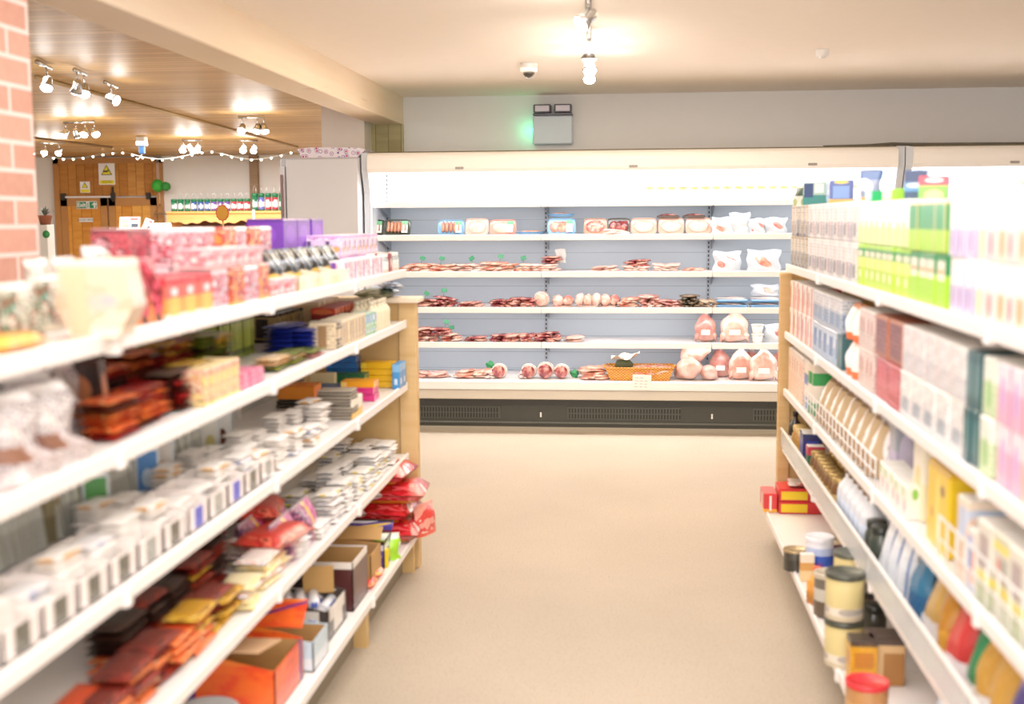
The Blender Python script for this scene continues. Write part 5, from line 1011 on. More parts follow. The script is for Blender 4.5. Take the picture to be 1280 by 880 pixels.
pw = [bx3('pastel_blue_peach_box', .07, .1, .13, [(0, 'c8d8ec'), (.5, 'f0d8d0')], [('88a8e0', .3, .6, .2, .3, True), ('f0a890', .7, .5, .2, .2, False)], None, (['b8cdea', 'f0c8b8', 'e8ecf0', 'f0b098'], 2.4)), bx3('pastel_tan_box', .08, .1, .18, [(0, 'f0dcc8')], [('b8ccec', .5, .7, .3, .2, True)], None, (['f0dcc8', 'e8c8b0', 'c8d4ea'], 2))]
r3(pw, 1194, 1222, 1, ['peach and pale blue box on the third shelf', 'tan and pale blue taller box on the third shelf'], 'biscuit box', 'pastel boxes on the third shelf')
gy = [bx3('yellow_banded_box', .1, .11, .17, [(0, 'c8ccb8'), (.3, 'e8d848'), (.42, 'd0d0c4'), (.8, 'f0e060'), (.9, 'c8ccb8')], [('d86a58', .35, .6, .1, .14, False), ('9a9a90', .65, .6, .2, .14, True)]), bx3('sage_box', .1, .11, .17, [(0, 'b8c4a0'), (.3, 'f0e068'), (.4, 'dcdcd0')], [('a89898', .5, .65, .3, .2, True)])]
r3(gy, 1228, 1360, 1, ['grey box with yellow bands behind the near wire fence', 'sage green box with yellow band behind the near wire fence'], 'biscuit box', 'yellow banded boxes')
# ---- fourth shelf
def r4(pr, a_, b_, rows, label, cat, grp, tiers=1, back=0., **k): return fill(pr, 'R', 3, a_, b_, back, rows, tiers, label, cat, grp, **k)
r4(bottle('dark_bottle', .03, .17, pack([(0, '2a2420'), (.2, 'e8e0d0'), (.4, '2a2420')], coat=.8), plain('201a18', .3)), 980, 987, 1, 'dark bottle at the far end of the fourth shelf', 'bottle', 'dark bottles')
r4(jar('gold_coffee_jar', .035, .13, pack([(0, 'e0dcd8'), (.3, 'c89a48'), (.6, 'b8863a')], coat=.7), plain('d8b878', .3)), 989, 998, 1, 'gold coffee jar next to the dark bottles', 'jar', 'gold coffee jars')
r4(bx3('navy_box', .06, .08, .15, [(0, 'd8d8e8'), (.3, '24306a')], [('3a50b8', .5, .5, .3, .3, True)]), 1000, 1004, 1, 'navy box among the jars of the fourth shelf', 'box', 'navy boxes')
r4(bx3('red_green_jar_box', .06, .07, .12, [(0, 'e0d8c8'), (.3, '1f6a48'), (.7, 'c83a50')]), 1006, 1010, 1, 'dark green box with red top on the fourth shelf', 'box', 'green box with red top')
r4(jar('gold_lidded_jar', .032, .12, pack([(0, '8a6030'), (.2, 'd8b878'), (.6, '7a5028')], coat=.9), plain('c8a868', .25, .6)), 1011, 1040, 2, 'gold lidded jar on the fourth shelf', 'jar', 'gold lidded jars', gap=.004)
r4(bottle('white_bottle', .04, .19, pack([(0, 'e0e6f0'), (.7, 'eef2f8')], coat=.6), plain('8a6a4a', .4), plain('c8d4e8', .4)), 1044, 1078, 2, 'white bottle with brown cap on the fourth shelf', 'bottle', 'white bottles', gap=.004)
r4(jar('dark_green_jar', .032, .1, pack([(0, '2a3428'), (.4, 'a89878'), (.7, '232a22')], coat=.8), plain('a8a090', .3)), 1040, 1080, 1, 'short dark green jar in front of the white bottles', 'jar', 'short dark green jars', base=0, back=-.008) if False else None
wbg = bag('silver_white_bag', .1, .19, .07, pack([(0, 'e0e6ee'), (.7, 'f0f4f8'), (.93, '8aa0c0')], [('6a88b8', .2, .5, .06, .4, True)], coat=.6, crinkle=.6), plain('b8c8d8', .3), 61)
r4(jar('dark_jar', .035, .13, pack([(0, '20281f'), (.45, '3a443a')], coat=.9), plain('2a302a', .3)), 1081, 1090, 1, 'dark green jar between bottles and silver bags', 'jar', 'dark green jars, fourth shelf')
r4(wbg, 1093, 1122, 1, 'silver white bag leaning behind the clear riser', 'coffee bag', 'silver white bags', lean=-.12)
r4(bag('teal_bag', .11, .2, .08, pack([(0, '1e5a8a'), (.4, '20709a'), (.85, '3a90b8')], [('e8f0f4', .3, .15, .12, .08, False)], coat=.7, crinkle=.7), plain('2a80a8', .3), 62), 1126, 1142, 1, 'shiny teal blue bag on the fourth shelf', 'coffee bag', 'teal blue bags', lean=-.12)
r4(bag('gold_bag', .11, .2, .07, pack([(0, 'e8e4e8'), (.35, 'c8a050'), (.85, 'b88c38')], coat=.6, crinkle=.6, metal=.2), plain('c09a4a', .3), 63), 1146, 1164, 1, 'matt gold bag with pale base on the fourth shelf', 'coffee bag', 'matt gold bags', lean=-.12)
r4(bag('amber_bag', .08, .19, .07, pack([(0, 'd8a030'), (.5, 'b87c1c')], coat=.7, crinkle=.7, metal=.2), plain('b8862a', .3), 64), 1166, 1171, 1, 'dark amber bag beside the red bag', 'coffee bag', 'amber bag')
r4(bag('red_coffee_bag', .12, .2, .07, pack([(0, 'e8e0e4'), (.3, 'd03030'), (.85, 'b82020')], coat=.5, crinkle=.6), plain('c02a28', .3), 65), 1175, 1195, 1, 'bright red bag on the fourth shelf', 'coffee bag', 'bright red bags', lean=-.12)
r4(bag('green_coffee_bag', .07, .19, .07, pack([(0, 'e8e4e0'), (.35, '1f7a48')], coat=.5, crinkle=.6), plain('1f7a48', .3), 66), 1204, 1209, 1, 'green topped bag beside the red bags', 'coffee bag', 'green topped bag')
r4(bag('mustard_bag', .11, .2, .07, pack([(0, 'e8e4e4'), (.3, 'c8963c'), (.85, 'd8b050')], coat=.6, crinkle=.7, metal=.15), plain('c89a3c', .3), 67), 1214, 1246, 1, 'mustard gold bag near the end of the fourth shelf', 'coffee bag', 'mustard bags', lean=-.12)
r4(bag('violet_bag', .12, .19, .08, pack([(0, 'e8e8f0'), (.4, '382a7a'), (.8, '6a50b0')], [('dce0f4', .5, .3, .2, .08, False)], coat=.7, crinkle=.7), plain('4a3a90', .3), 68), 1252, 1330, 1, 'violet and white bag at the near end of the fourth shelf', 'coffee bag', 'violet bags', lean=-.12)
# ---- bottom shelf
ZR = SIDES['R'][3][4]+.0015
def base_at(pr, px, py, label, cat, yaw=0., dz=0., group=None): x_, y_, _ = onp(px, py, Z=ZR); return put(pr, (x_, y_+D(pr)[0]/2, ZR+dz), -PI/2+yaw, label, cat, group)
rdb = carton('red_sweet_box', .16, .29, .055, pack([(0, 'd0141c'), (.5, 'd8181e')], coat=.5), plain('dc3a34', .35)); 
for i in range(2):
    o = put(rdb, (.80, 5.40, ZR+i*.0575), -PI/2, ['lower red flat box with yellow end panel at the far end of the bottom shelf', 'upper red flat box with yellow end panel at the far end of the bottom shelf'][i], 'sweet box')
    MB().box(.0805, -.135, .008, .083, -.02, .045, plain('f0c818', .4, var=.02)).build('yellow_panel', o)
o = put(carton('narrow_red_box', .16, .06, .085, pack([(0, 'f0a818'), (.18, 'd81c20')], [('f4e8e0', .5, .5, .08, .4, True)], coat=.5), plain('e04a40', .35)), (.62, 5.42, ZR), -PI/2, 'upright red box with white stripe beside the flat red boxes', 'sweet box')
put(bar('silver_red_packet', .14, .08, .02, pack([(0, 'c8b8b0')], art=(['d8ccc8', 'b83a30', '8a8078'], 2), coat=.6)), (.74, 5.4, ZR+.1165), -PI/2, 'silver and red packet lying on the red boxes', 'packet')
put(bag('orange_red_bag', .1, .12, .07, pack([(0, 'e8905a'), (.5, 'd83a30')], art=(['e8a060', 'c83028', 'f0d0b0'], 2), crinkle=.5), None, 71), (.93, 5.05, ZR), -PI/2, 'orange and red bag behind the red boxes on the bottom shelf', 'bag')
base_at(tin('black_gold_tin', .045, .08, pack([(0, '26241e'), (.6, '3a3830')], coat=.7), plain('b8a078', .25, .5)), 996, 716, 'black tin with gold lid at the edge of the bottom shelf', 'tin')
base_at(bx3('cream_orange_box', .03, .05, .1, [(0, 'e8c890'), (.4, 'd89a50'), (.7, 'f0e0c8')]), 1009, 727, 'cream and orange slim box beside the black tin', 'box')
base_at(tin('blue_white_tub', .052, .15, pack([(0, 'e0e4f4'), (.15, '2050c0'), (.6, 'b8c8f0'), (.8, 'e8ecf8')], [('5a30a0', .4, .3, .2, .14, False)], coat=.5), plain('f0f2fa')), 1027, 724, 'blue and white tub with white lid on the bottom shelf', 'tub')
base_at(bottle('orange_capped_bottle', .033, .13, pack([(0, 'c87820'), (.5, 'e8a040')], coat=.8), plain('f05a20', .4), plain('d89038', .4)), 1022, 758, 'amber bottle with bright orange cap at the edge of the bottom shelf', 'bottle')
base_at(tin('maroon_tin', .05, .14, pack([(0, '4a1838'), (.7, '5a2040')], coat=.6), plain('e0c8a0', .3, .3)), 1046, 722, 'maroon tin with cream lid behind the amber bottle', 'tin')
base_at(tin('grey_tin', .048, .15, pack([(0, '5a4a3c'), (.4, 'c8c4b8'), (.7, '6a6258')], coat=.6), plain('d8cdb8', .3, .3)), 1038, 775, 'grey tin with silvery cream lid on the bottom shelf', 'tin')
ct = tin('cream_gold_tin', .056, .14, pack([(0, 'd8ccb0'), (.12, 'f0e8d8'), (.3, 'e0d090'), (.85, 'd8c888')], [('b8b0a8', .5, .22, .3, .08, False)], coat=.4), plain('4e5248', .35, .4))
for i in range(2): base_at(ct, 1058, 838, ['lower cream and gold tin with grey lid', 'upper cream and gold tin with grey lid stacked on another'][i], 'tin', 0, i*.1425)
base_at(tin('cream_gold_tin', .056, .14, pack([(0, 'd8ccb0'), (.3, 'e0d090')], coat=.4), plain('4e5248', .35, .4)), 1064, 800, 'cream tin with grey lid behind the stacked tins', 'tin', 0, 0)
base_at(tin('cream_gold_tin', .05, .13, pack([(0, 'd8ccb0'), (.3, 'e0d090')], coat=.4), plain('5e6258', .35, .4)), 1064, 800, 'cream tin on top of the one behind the stacked tins', 'tin', 0, .1425)
mb_ = carton('mustard_tea_box', .07, .075, .14, pack([(0, '3a2418'), (.08, 'e0a010'), (.88, '3a2c24')], [('c87818', .5, .6, .36, .16, True)], ('a86a10', 10, .3), coat=.4), plain('3c302a', .35))
base_at(mb_, 1079, 862, 'mustard yellow box with dark lid on the bottom shelf', 'tea box')
base_at(carton('tan_tea_box', .09, .1, .14, pack([(0, 'e0b880'), (.85, '4a3830')], [('a87030', .7, .35, .3, .34, True)], coat=.4), plain('4a3c36', .35)), 1108, 858, 'tan box with dark lid beside the mustard box', 'tea box')
base_at(jar('black_jar', .04, .14, pack([(0, '1e2220'), (.4, '2e3430')], coat=.9), plain('20241f', .3)), 1094, 815, 'black jar behind the mustard box', 'jar')
base_at(jar('black_jar', .04, .14, pack([(0, '241c2c'), (.4, '3a2e3c')], coat=.9), plain('2a2030', .3)), 1080, 775, 'second black jar with violet tint further back on the bottom shelf', 'jar')
x_, y_, _ = onp(1084, 850, Z=ZR+.115); put(tin('red_rimmed_tub', .055, .115, pack([(0, 'c89858'), (.6, 'b88048')], coat=.8), plain('d82830', .35)), (x_, y_, ZR), 0, 'clear tub of brown sweets with red rimmed lid at the near end', 'tub')
put(bag('white_blue_bag', .2, .16, .1, pack([(0, 'e0e8f0'), (.7, 'eef2f6')], art=(['eef2f6', 'c8d4e4', 'f8fafc', 'b8c8dc'], 3), crinkle=.9, coat=.6), plain('f0f4f8'), 72, wob=.01), (.86, 2.95, ZR), -.3, 'crinkled white and pale blue bag at the near end of the bottom shelf', 'bag')
put(bag('red_small_bag', .1, .13, .06, pack([(0, 'c01828')], art=(['c82030', '8a1018', 'e05060'], 2), crinkle=.5), None, 73), (.90, 3.2, ZR), -1.2, 'small deep red bag beside the tan box', 'bag')
for i in range(4): put(jar('brown_jar', .04, .13, pack([(0, '6a4a30'), (.4, 'c8a880')], coat=.8), plain('a88858', .3)) if i == 0 else BJ, (1.0, 3.2+.3*i, ZR), 0, 'brown jar at the back of the bottom shelf', 'jar', 'brown jars at the back of the bottom shelf') if False else None
# =================================================================== meat chiller goods
def meatmat(cols, sc=3., rough=.25):
    k = ('meat', tuple(cols), sc)
    if k not in _mc:
        t = NT('raw_meat', rough, 0, .5, .6); g = t.coords('Object'); a = t.noise(t.map(g, (1, 1, 1)), sc*7, 4)
        n = len(cols); cols = [tuple(v_*k_ for v_, k_ in zip(lin(q)[:3], (.8, .68, .66)))+(1.,) for q in cols]
        c = t.ramp(a, [(.3+.4*i/(n-1), q) for i, q in enumerate(cols)])
        b2 = t.noise(g, 22, 2); c = t.mix(t.ramp(b2, [(.5, '000000'), (.62, 'cccccc')]), c, cols[-1]); t.bump(a, .4, .006)
        _mc[k] = t.col(c)
    return _mc[k]
DR = ['5e1a22', '8a2a34', 'b04a50', 'e8b8a8']; PKM = ['c85a5c', 'e08a80', 'f0b8a8', 'fbe4d8']; SAL = ['d86a50', 'f0a088', 'f8ccb4', 'fff0e4']; CK = ['e0a090', 'f6c8b6', 'ffe0d2', 'fff2ea']
GRT = plain('1f8a5a', .4); SIGNL = plain('f6f4ee', .4, var=.01)
def slab(name, w, d, h, cols, seed, n=3, greentag=False, lumpy=False):
    """overlapping vacuum-packed cuts: flat slices in layers, or rounded pieces side by side"""
    b = MB(); rr = random.Random(seed); m = meatmat(cols); pale = meatmat([cols[-2], cols[-1], cols[-1]])
    if lumpy:
        for i in range(n):
            cx = (i-(n-1)/2)*w/n; M_ = tr(cx, rr.uniform(-.01, .01), h*.42) @ rot(rr.uniform(-.1, .1), rr.uniform(-.2, .2), rr.uniform(-.3, .3))
            b.blob(w/n*.62, d*.36, h*(.42 if i % 2 else .48), m if i % 2 else pale, M_, .12, seed*7+i, 20, 12, f=1.6)
    else:
        L = max(1, int(h/.016)); k = 0
        for q in range(L):
            m_ = max(1, n-(q > L-2)-(L > 3 and q == L-1))
            for i in range(m_):
                cx = (i-(m_-1)/2)*w/(m_+.3)+rr.uniform(-.02, .02); k += 1
                M_ = tr(cx, rr.uniform(-.02, .01)-.012*(L-q), .012+q*.016) @ rot(rr.uniform(-.02, .12), rr.uniform(-.14, .14), rr.uniform(-.4, .4))
                b.blob(w/(m_+.3)*.72, d*rr.uniform(.3, .42), .0115, m if rr.random() > .3 else pale, M_, .14, seed*9+k, 22, 8, f=1.4)
    mn = min(v[2] for v in b.v); b.v = [(x, y, z-mn) for x, y, z in b.v]; tp = max(v[2] for v in b.v)
    parts = []
    rim = MB().blob(w*.54, d*.42, .006, pale, tr(0, 0, .006), .1, seed+3, 26, 6)
    mn = min(v[2] for v in rim.v); rim.v = [(x, y, z-mn) for x, y, z in rim.v]; parts.append(('fat_edge', rim))
    if greentag:
        for u in (0,):
            x_ = rr.uniform(-w*.25, w*.25); g_ = MB().tube([(x_, .02, tp*.6), (x_+.01, .02, tp+.03)], .002, GRT, 5).box(-.02, -.003, 0, .02, .003, .028, GRT, 0, tr(x_+.01, .02, tp+.022) @ rot(-.3, rr.uniform(-.6, .6))); parts.append(('green_tag', g_))
    return reg(proto(name, b, parts), w, d, h)
def tray(name, w, h, c, food, tagc=True, full=False):
    """film-wrapped tray leaning back, with its food and a sticker"""
    tm = plain(c, .25, coat=.5, var=.02); ML = rot(-.35); b = MB()
    n = 28; sup = lambda r_, k: [(math.copysign(abs(math.cos(a))**k, math.cos(a))*w/2*r_, math.copysign(abs(math.sin(a))**k, math.sin(a))*h/2*r_+h/2) for a in [2*PI*i/n for i in range(n)]]
    b.prism(sup(1., .35), -.004, 0, tm, ML); b.prism(sup(.9, .4), 0, .035, tm, ML)
    rim = MB(); o_ = sup(1.0, .35); rim.tube([(x, -.006, z) for x, z in o_], .004, tm, 6, ML, True)
    fm = MB()
    if food == 'sausages':
        m = meatmat(['c87850', 'd89878', 'e8b898'])
        k = max(3, int(w*.8/.026))
        for i in range(k): x = -w*.38+w*.76*(i+.5)/k; fm.tube([(x, -.010, h*.14), (x, -.016, h*.25), (x, -.016, h*.75), (x, -.010, h*.86)], [.006, .0125, .0125, .006], m, 8, ML)
    elif food == 'mince':
        fm.blob(w*.4, .014, h*.38, meatmat(PKM, 6.), ML @ tr(0, -.006, h*.5), .08, 5, 24, 14, f=3)
    elif food == 'chops':
        for i in range(3): fm.blob(w*.17, .014, h*.34, meatmat(DR if c == '3a3230' else SAL), ML @ tr(-w*.24+w*.24*i, -.008, h*.5) @ rot(0, .2), .16, 8+i, 18, 12)
    else: fm.blob(w*.41, .010, h*.4, meatmat(['e8c4b8', 'f4dcd0', 'fbf0ea']), ML @ tr(0, -.006, h*.5), .04, 6, 24, 14)
    parts = [('tray_rim', rim), ('food', fm)]
    if tagc:
        st = MB().box(w*.18, -.026, h*.12, w*.40, -.022, h*.62, SIGNL, 0, ML).box(w*.18, -.027, h*.62, w*.40, -.022, h*.86, plain('5fc088' if c != '3a3230' else '2f8a54', .4), 0, ML); parts.append(('price_sticker', st))
    return reg(proto(name, b, parts), w, .09, h)
def fz(k): return .3595 if k == 5 else FZ[k]+.0355
def fput(pr, k, px, y, label, cat, group=None, yaw=0., s=1., dz=0.):
    x_ = onp(px, 400, Y=y)[0]; return put(pr, (x_, y, fz(k)+dz), yaw, label, cat, group, s=s)
# shelf 0 (bright, under the canopy): jars on the right half
yj = bx3('pale_yogurt_pot', .055, .06, .095, [(0, 'f0c890'), (.1, 'fdf6ea'), (.86, 'f8e8d0'), (.93, 'e0a890')])
pot = reg(proto('dessert_pot', MB().lathe([(.022, 0), (.03, .09), (.031, .094)], pack([(0, 'c07828'), (.14, 'f0dcc0'), (.8, 'c89050')]), 14), [('lid', MB().lathe([(.033, .09), (.033, .1), (.03, .102)], plain('b05a30', .4), 14))]), .066, .066, .1)
x = onp(812, 240, Y=8.55)[0]
while x < 1.74:
    put(pot, (x, 8.55, fz(0)), 0, 'small pale dessert pot on the brightly lit top shelf of the meat chiller', 'dessert pot', 'dessert pots on the lit top shelf'); x += .078
# shelf 1
ts = {'sg': tray('sausage_tray', .2, .12, '3a4238', 'sausages'), 'bl': tray('blue_sausage_tray', .19, .115, '7ab0dc', 'sausages'), 'wh': tray('white_meat_tray', .165, .125, 'dcb0a4', 'plain', False), 'pk': tray('pink_meat_tray', .19, .115, 'd88c80', 'plain'),
      'bm': tray('blue_mince_tray', .2, .12, '74acdc', 'chops'), 'mn': tray('mince_tray', .165, .12, 'b08874', 'mince', False), 'dk': tray('dark_meat_tray', .16, .12, '3a3230', 'chops', False), 'wt': tray('pale_meat_tray', .18, .12, 'c8a090', 'plain', False)}
for px, q, lb in ((466, 'sg', 'dark edged tray of sausages at the far left end under the lit shelf'), (498, 'sg', 'second dark edged tray of sausages with a green and white sticker'), (565, 'bl', 'blue tray of sausages beside the white tray'), (597, 'wh', 'white tray with pale red meat between two stickered trays'), (629, 'pk', 'pink tray with green and white sticker'), (702, 'bm', 'blue tray of brown pieces under a stacked tray'), (744, 'mn', 'pinkish mince tray next to the dark tray'), (773, 'dk', 'dark tray of brown meat with a white packet before it'), (804, 'wt', 'pale tray right of the dark tray'), (838, 'wt', 'white tray with a dark tray lying on top, nearer the middle'), (872, 'wt', 'wide white tray with a dark tray lying on top, further right')):
    fput(ts[q], 1, px, 8.60, lb, 'meat tray')
fl = reg(proto('flat_tray', MB().grid(lambda u, v: ((u-.5)*.19, (v-.5)*.13, .004+.02*min(1, max(abs(u-.5), abs(v-.5))*2)**6), 10, 8, plain('6ea8d8', .3, coat=.4)).grid(lambda u, v: ((.5-u)*.19, (v-.5)*.13, .0+.02*min(1, max(abs(u-.5), abs(v-.5))*2)**6), 10, 8, plain('6ea8d8', .3)), [('food', MB().blob(.07, .045, .016, meatmat(['c89060', 'e0b090', 'f0d0b8']), tr(0, 0, .018), .15, 2))]), .19, .13, .035)
dfl = reg(proto('dark_flat_tray', MB().box(-.08, -.055, 0, .08, .055, .018, plain('3c2a22', .35, coat=.4), .006), [('food', MB().blob(.065, .04, .012, meatmat(DR), tr(0, 0, .018), .1, 4))]), .16, .11, .03)
fput(fl, 1, 663, 8.58, 'low blue tray lying flat between pink tray and blue tray', 'meat tray'); fput(fl, 1, 667, 8.72, 'second low blue tray lying behind the first', 'meat tray')
o = fput(fl, 1, 702, 8.66, 'blue tray lying on top of the upright blue tray', 'meat tray', dz=.128)
for px, lb in ((834, 'dark flat tray on top of the middle white tray'), (866, 'dark flat tray on top of the wide white tray')): fput(dfl, 1, px, 8.665, lb, 'meat tray', dz=.117)
wpk = slab('white_flat_pack', .16, .07, .035, ['f0d8d0', 'fbeee8', 'ffffff'], 4, 2); fput(wpk, 1, 770, 8.50, 'white flat packet lying before the dark tray', 'meat pack')
def clearbag(name, w, h, cols, seed, blue=True):
    b = MB().pouch(w, h, .07, clear('d0dae4', .16, .2), seed=seed, wob=.008)
    parts = [('food', MB().blob(w*.36, .022, h*.34, meatmat(cols), tr(0, -.014, h*.4), .1, seed))]
    if blue: parts.append(('blue_tray', MB().box(-w*.42, .008, .004, w*.42, .02, h*.8, plain('5c9cd0', .35), .003)))
    return reg(proto(name, b, parts), w, .07, h)
for px, w_, h_, cl_, bl_, lb in ((902, .17, .12, SAL, True, 'clear bag with peach pieces and blue tray right of the white trays'), (922, .15, .15, ['f0e4e4', 'fbf4f2', 'ffffff'], True, 'clear bag with pale contents next to the peach one'), (944, .13, .11, PKM, False, 'small bag of pink mince near the right end under the lit shelf'), (967, .16, .115, PKM, True, 'pink mince in a blue tray at the right end under the lit shelf')):
    fput(clearbag('clear_meat_bag', w_, h_, cl_, int(px)), 1, px, 8.58, lb, 'meat bag')
# shelf 2
S_ = lambda nm, w_, h_, c_, sd, n=3, g=False: slab(nm, w_, .2, h_, c_, sd, n, g, (c_ in (PKM, CK) and h_ > .065))
for px, w_, h_, c_, g, lb in ((522, .22, .05, SAL, True, 'salmon pink sliced pack at the left end of the second meat shelf'), (556, .22, .055, SAL, True, 'pile of pink and white slices with green tag, second from left'), (588, .2, .06, ['f0a898', 'f8d0c4', 'fff4ee'], True, 'pale bacon pile with two green tags in the middle of the pink piles'), (618, .2, .07, SAL, True, 'taller pink pile with green tag, second meat shelf'), (650, .2, .055, SAL, True, 'pink sliced pack with small green tag before the red stack'), (682, .2, .05, ['f0b8a8', 'fbdccf', 'fff4ee'], False, 'pale pink pack below the dark red stack'), (756, .2, .045, ['f0b0a8', 'fbd8cc', 'fff0ea'], False, 'long pale pink slab alone on the second meat shelf'), (795, .17, .035, ['f0c8bc', 'fbe4dc'], False, 'thin pale pack under the dark red piece'), (832, .2, .06, ['f4d0c4', 'fbe8e0', 'fff8f4'], False, 'white and pink crumpled pack right of the dark red piece'), (868, .17, .025, SAL, False, 'thin pink strip pack beside the blue trays')):
    fput(S_('sliced_meat_pack', w_, h_, c_, int(px), 3, g), 2, px, 8.6, lb, 'meat pack')
fput(S_('dark_red_meat', .13, .05, DR, 9, 2), 2, 690, 8.66, 'dark red meat stacked on the pale pink pack', 'meat pack', dz=.055)
o = fput(bag('twisted_clear_bag', .08, .1, .04, clear('e8e4dc', .5), None, 81), 2, 701, 8.68, 'twisted clear bag sticking up beside the dark red meat', 'bag', dz=.06)
fput(S_('dark_red_meat', .15, .05, DR, 12, 2), 2, 796, 8.66, 'dark red piece lying behind the thin pale pack', 'meat pack', dz=.03)
for px, w_, h_, lb in ((908, .2, .14, 'blue tray of pink mince with label in a clear bag'), (953, .24, .15, 'larger clear bag with blue tray and peach pieces')): fput(clearbag('clear_meat_bag', w_, h_, PKM if px < 930 else SAL, int(px)), 2, px, 8.6, lb, 'meat bag')
# shelf 3
for px, w_, h_, c_, n, g, lb in ((528, .2, .05, DR, 2, True, 'dark red steak pack at the left end of the third meat shelf'), (556, .17, .075, DR, 3, True, 'taller dark red steak pile with green tag, third meat shelf'), (588, .17, .04, DR[1:], 3, False, 'thin red steak pack, third meat shelf'), (628, .17, .06, DR, 3, False, 'dark red chops with bones, third meat shelf'), (654, .17, .07, DR, 3, False, 'dark red chops beside the pale round joint'),
                              (704, .14, .09, PKM, 2, False, 'pink meat pack beside the round joint'), (735, .17, .1, CK, 3, False, 'pale pink lumpy pack in the middle of the third meat shelf'), (762, .13, .09, PKM, 2, False, 'pink pack with red top, middle of the third meat shelf'), (786, .14, .07, SAL, 2, False, 'bright pink flat pack right of the middle'), (812, .14, .09, ['8a4a40', 'e8a8a0', 'f8d8d0'], 3, False, 'pink pack with brown pieces on top'), (838, .17, .06, ['f0c0b8', 'b04a4a', 'f8e0d8'], 2, False, 'white and red rolled pack'), (862, .13, .085, ['2e3a30', '4a4a3a', '8a7a60'], 3, False, 'dark green brown pack before the blue trays'), (884, .14, .05, ['8a7a60', 'b8a888', 'e8dcc8'], 3, False, 'brown flat pack before the blue trays')):
    fput(S_('meat_pack', w_, h_, c_, int(px)+3, n, g), 3, px, 8.6, lb, 'meat pack')
def joint(name, r_, cols, seed): 
    b = MB().blob(r_, r_*1.25, r_*.95, meatmat(['f0c8b8', 'f8dccf', 'e8a898']), tr(0, 0, r_*.93), .05, seed)
    cut = MB().blob(r_*.82, .012, r_*.78, meatmat(cols), tr(0, -r_*1.17, r_*.93), .08, seed+2, 20, 12)
    net = MB()
    for k in (-.5, 0, .5): net.tube([(math.cos(a)*r_*1.01*math.sqrt(1-k*k*.8), k*r_*1.25, r_*.93+math.sin(a)*r_*.96*math.sqrt(1-k*k*.8)) for a in [2*PI*i/20 for i in range(20)]], .0022, M_WHITE, 5, None, True)
    return reg(proto(name, b, [('cut_face', cut), ('string', net)]), 2*r_, 2.5*r_, 1.9*r_)
J1 = joint('meat_joint', .058, ['e89a90', 'f4c4b4', 'fbe4d8'], 3); fput(J1, 3, 677, 8.62, 'round pale pink rolled joint on the third meat shelf', 'meat joint')
bf = slab('blue_white_flat_pack', .22, .16, .03, ['e8f0f8', 'f8e8e4', 'ffffff'], 21, 2)
flp = reg(proto('flat_blue_pack', MB().box(-.11, -.08, 0, .11, .08, .022, plain('5c94c8', .3, coat=.4), .008), [('film', MB().blob(.1, .07, .013, meatmat(['e8b8b0', 'f8e4e0', 'ffffff']), tr(0, 0, .022), .12, 9))]), .22, .16, .036)
for px, nn in ((914, 2), (956, 2)):
    for i in range(nn): fput(flp, 3, px, 8.58, ['blue flat pack, lower of the pair %s', 'blue and white flat pack, upper of the pair %s'][i] % ('beside the brown pack' if px < 930 else 'at the right end'), 'meat pack', dz=i*.038)
fput(clearbag('clear_meat_bag', .2, .08, ['c8a890', 'e8d0c4', 'f8f0ea'], 88, False), 3, 956, 8.66, 'clear bag lying on the blue packs at the right end of the third meat shelf', 'meat bag', dz=.078)
# shelf 4
for px, w_, h_, c_, n, g, dz_, lb in ((532, .2, .05, PKM, 3, False, 0, 'pink lower pack under the dark steaks at the left end'), (526, .17, .055, DR, 2, False, .045, 'dark red steaks piled at the left end of the fourth meat shelf'), (552, .15, .055, DR, 2, True, .045, 'dark red steaks with green tags piled second from the left'), (566, .12, .05, PKM, 2, True, 0, 'small pink pack with green tag beside the piles'), (596, .14, .035, DR, 2, False, 0, 'thin dark red pack alone on the fourth meat shelf'), (632, .22, .05, DR, 3, False, 0, 'long dark red chop pack in the middle of the fourth meat shelf'), (662, .14, .05, DR, 3, False, 0, 'dark red chops right of the long pack'), (686, .17, .07, DR, 3, False, 0, 'taller dark red chops by the shelf upright'), (718, .14, .04, ['8a4a40', 'e8b0a0', 'f8e0d4'], 2, False, 0, 'small brown and pink pack right of the shelf upright')):
    fput(S_('meat_pack', w_, h_, c_, int(px)+9, n, g), 4, px, 8.6, lb, 'meat pack', dz=dz_)
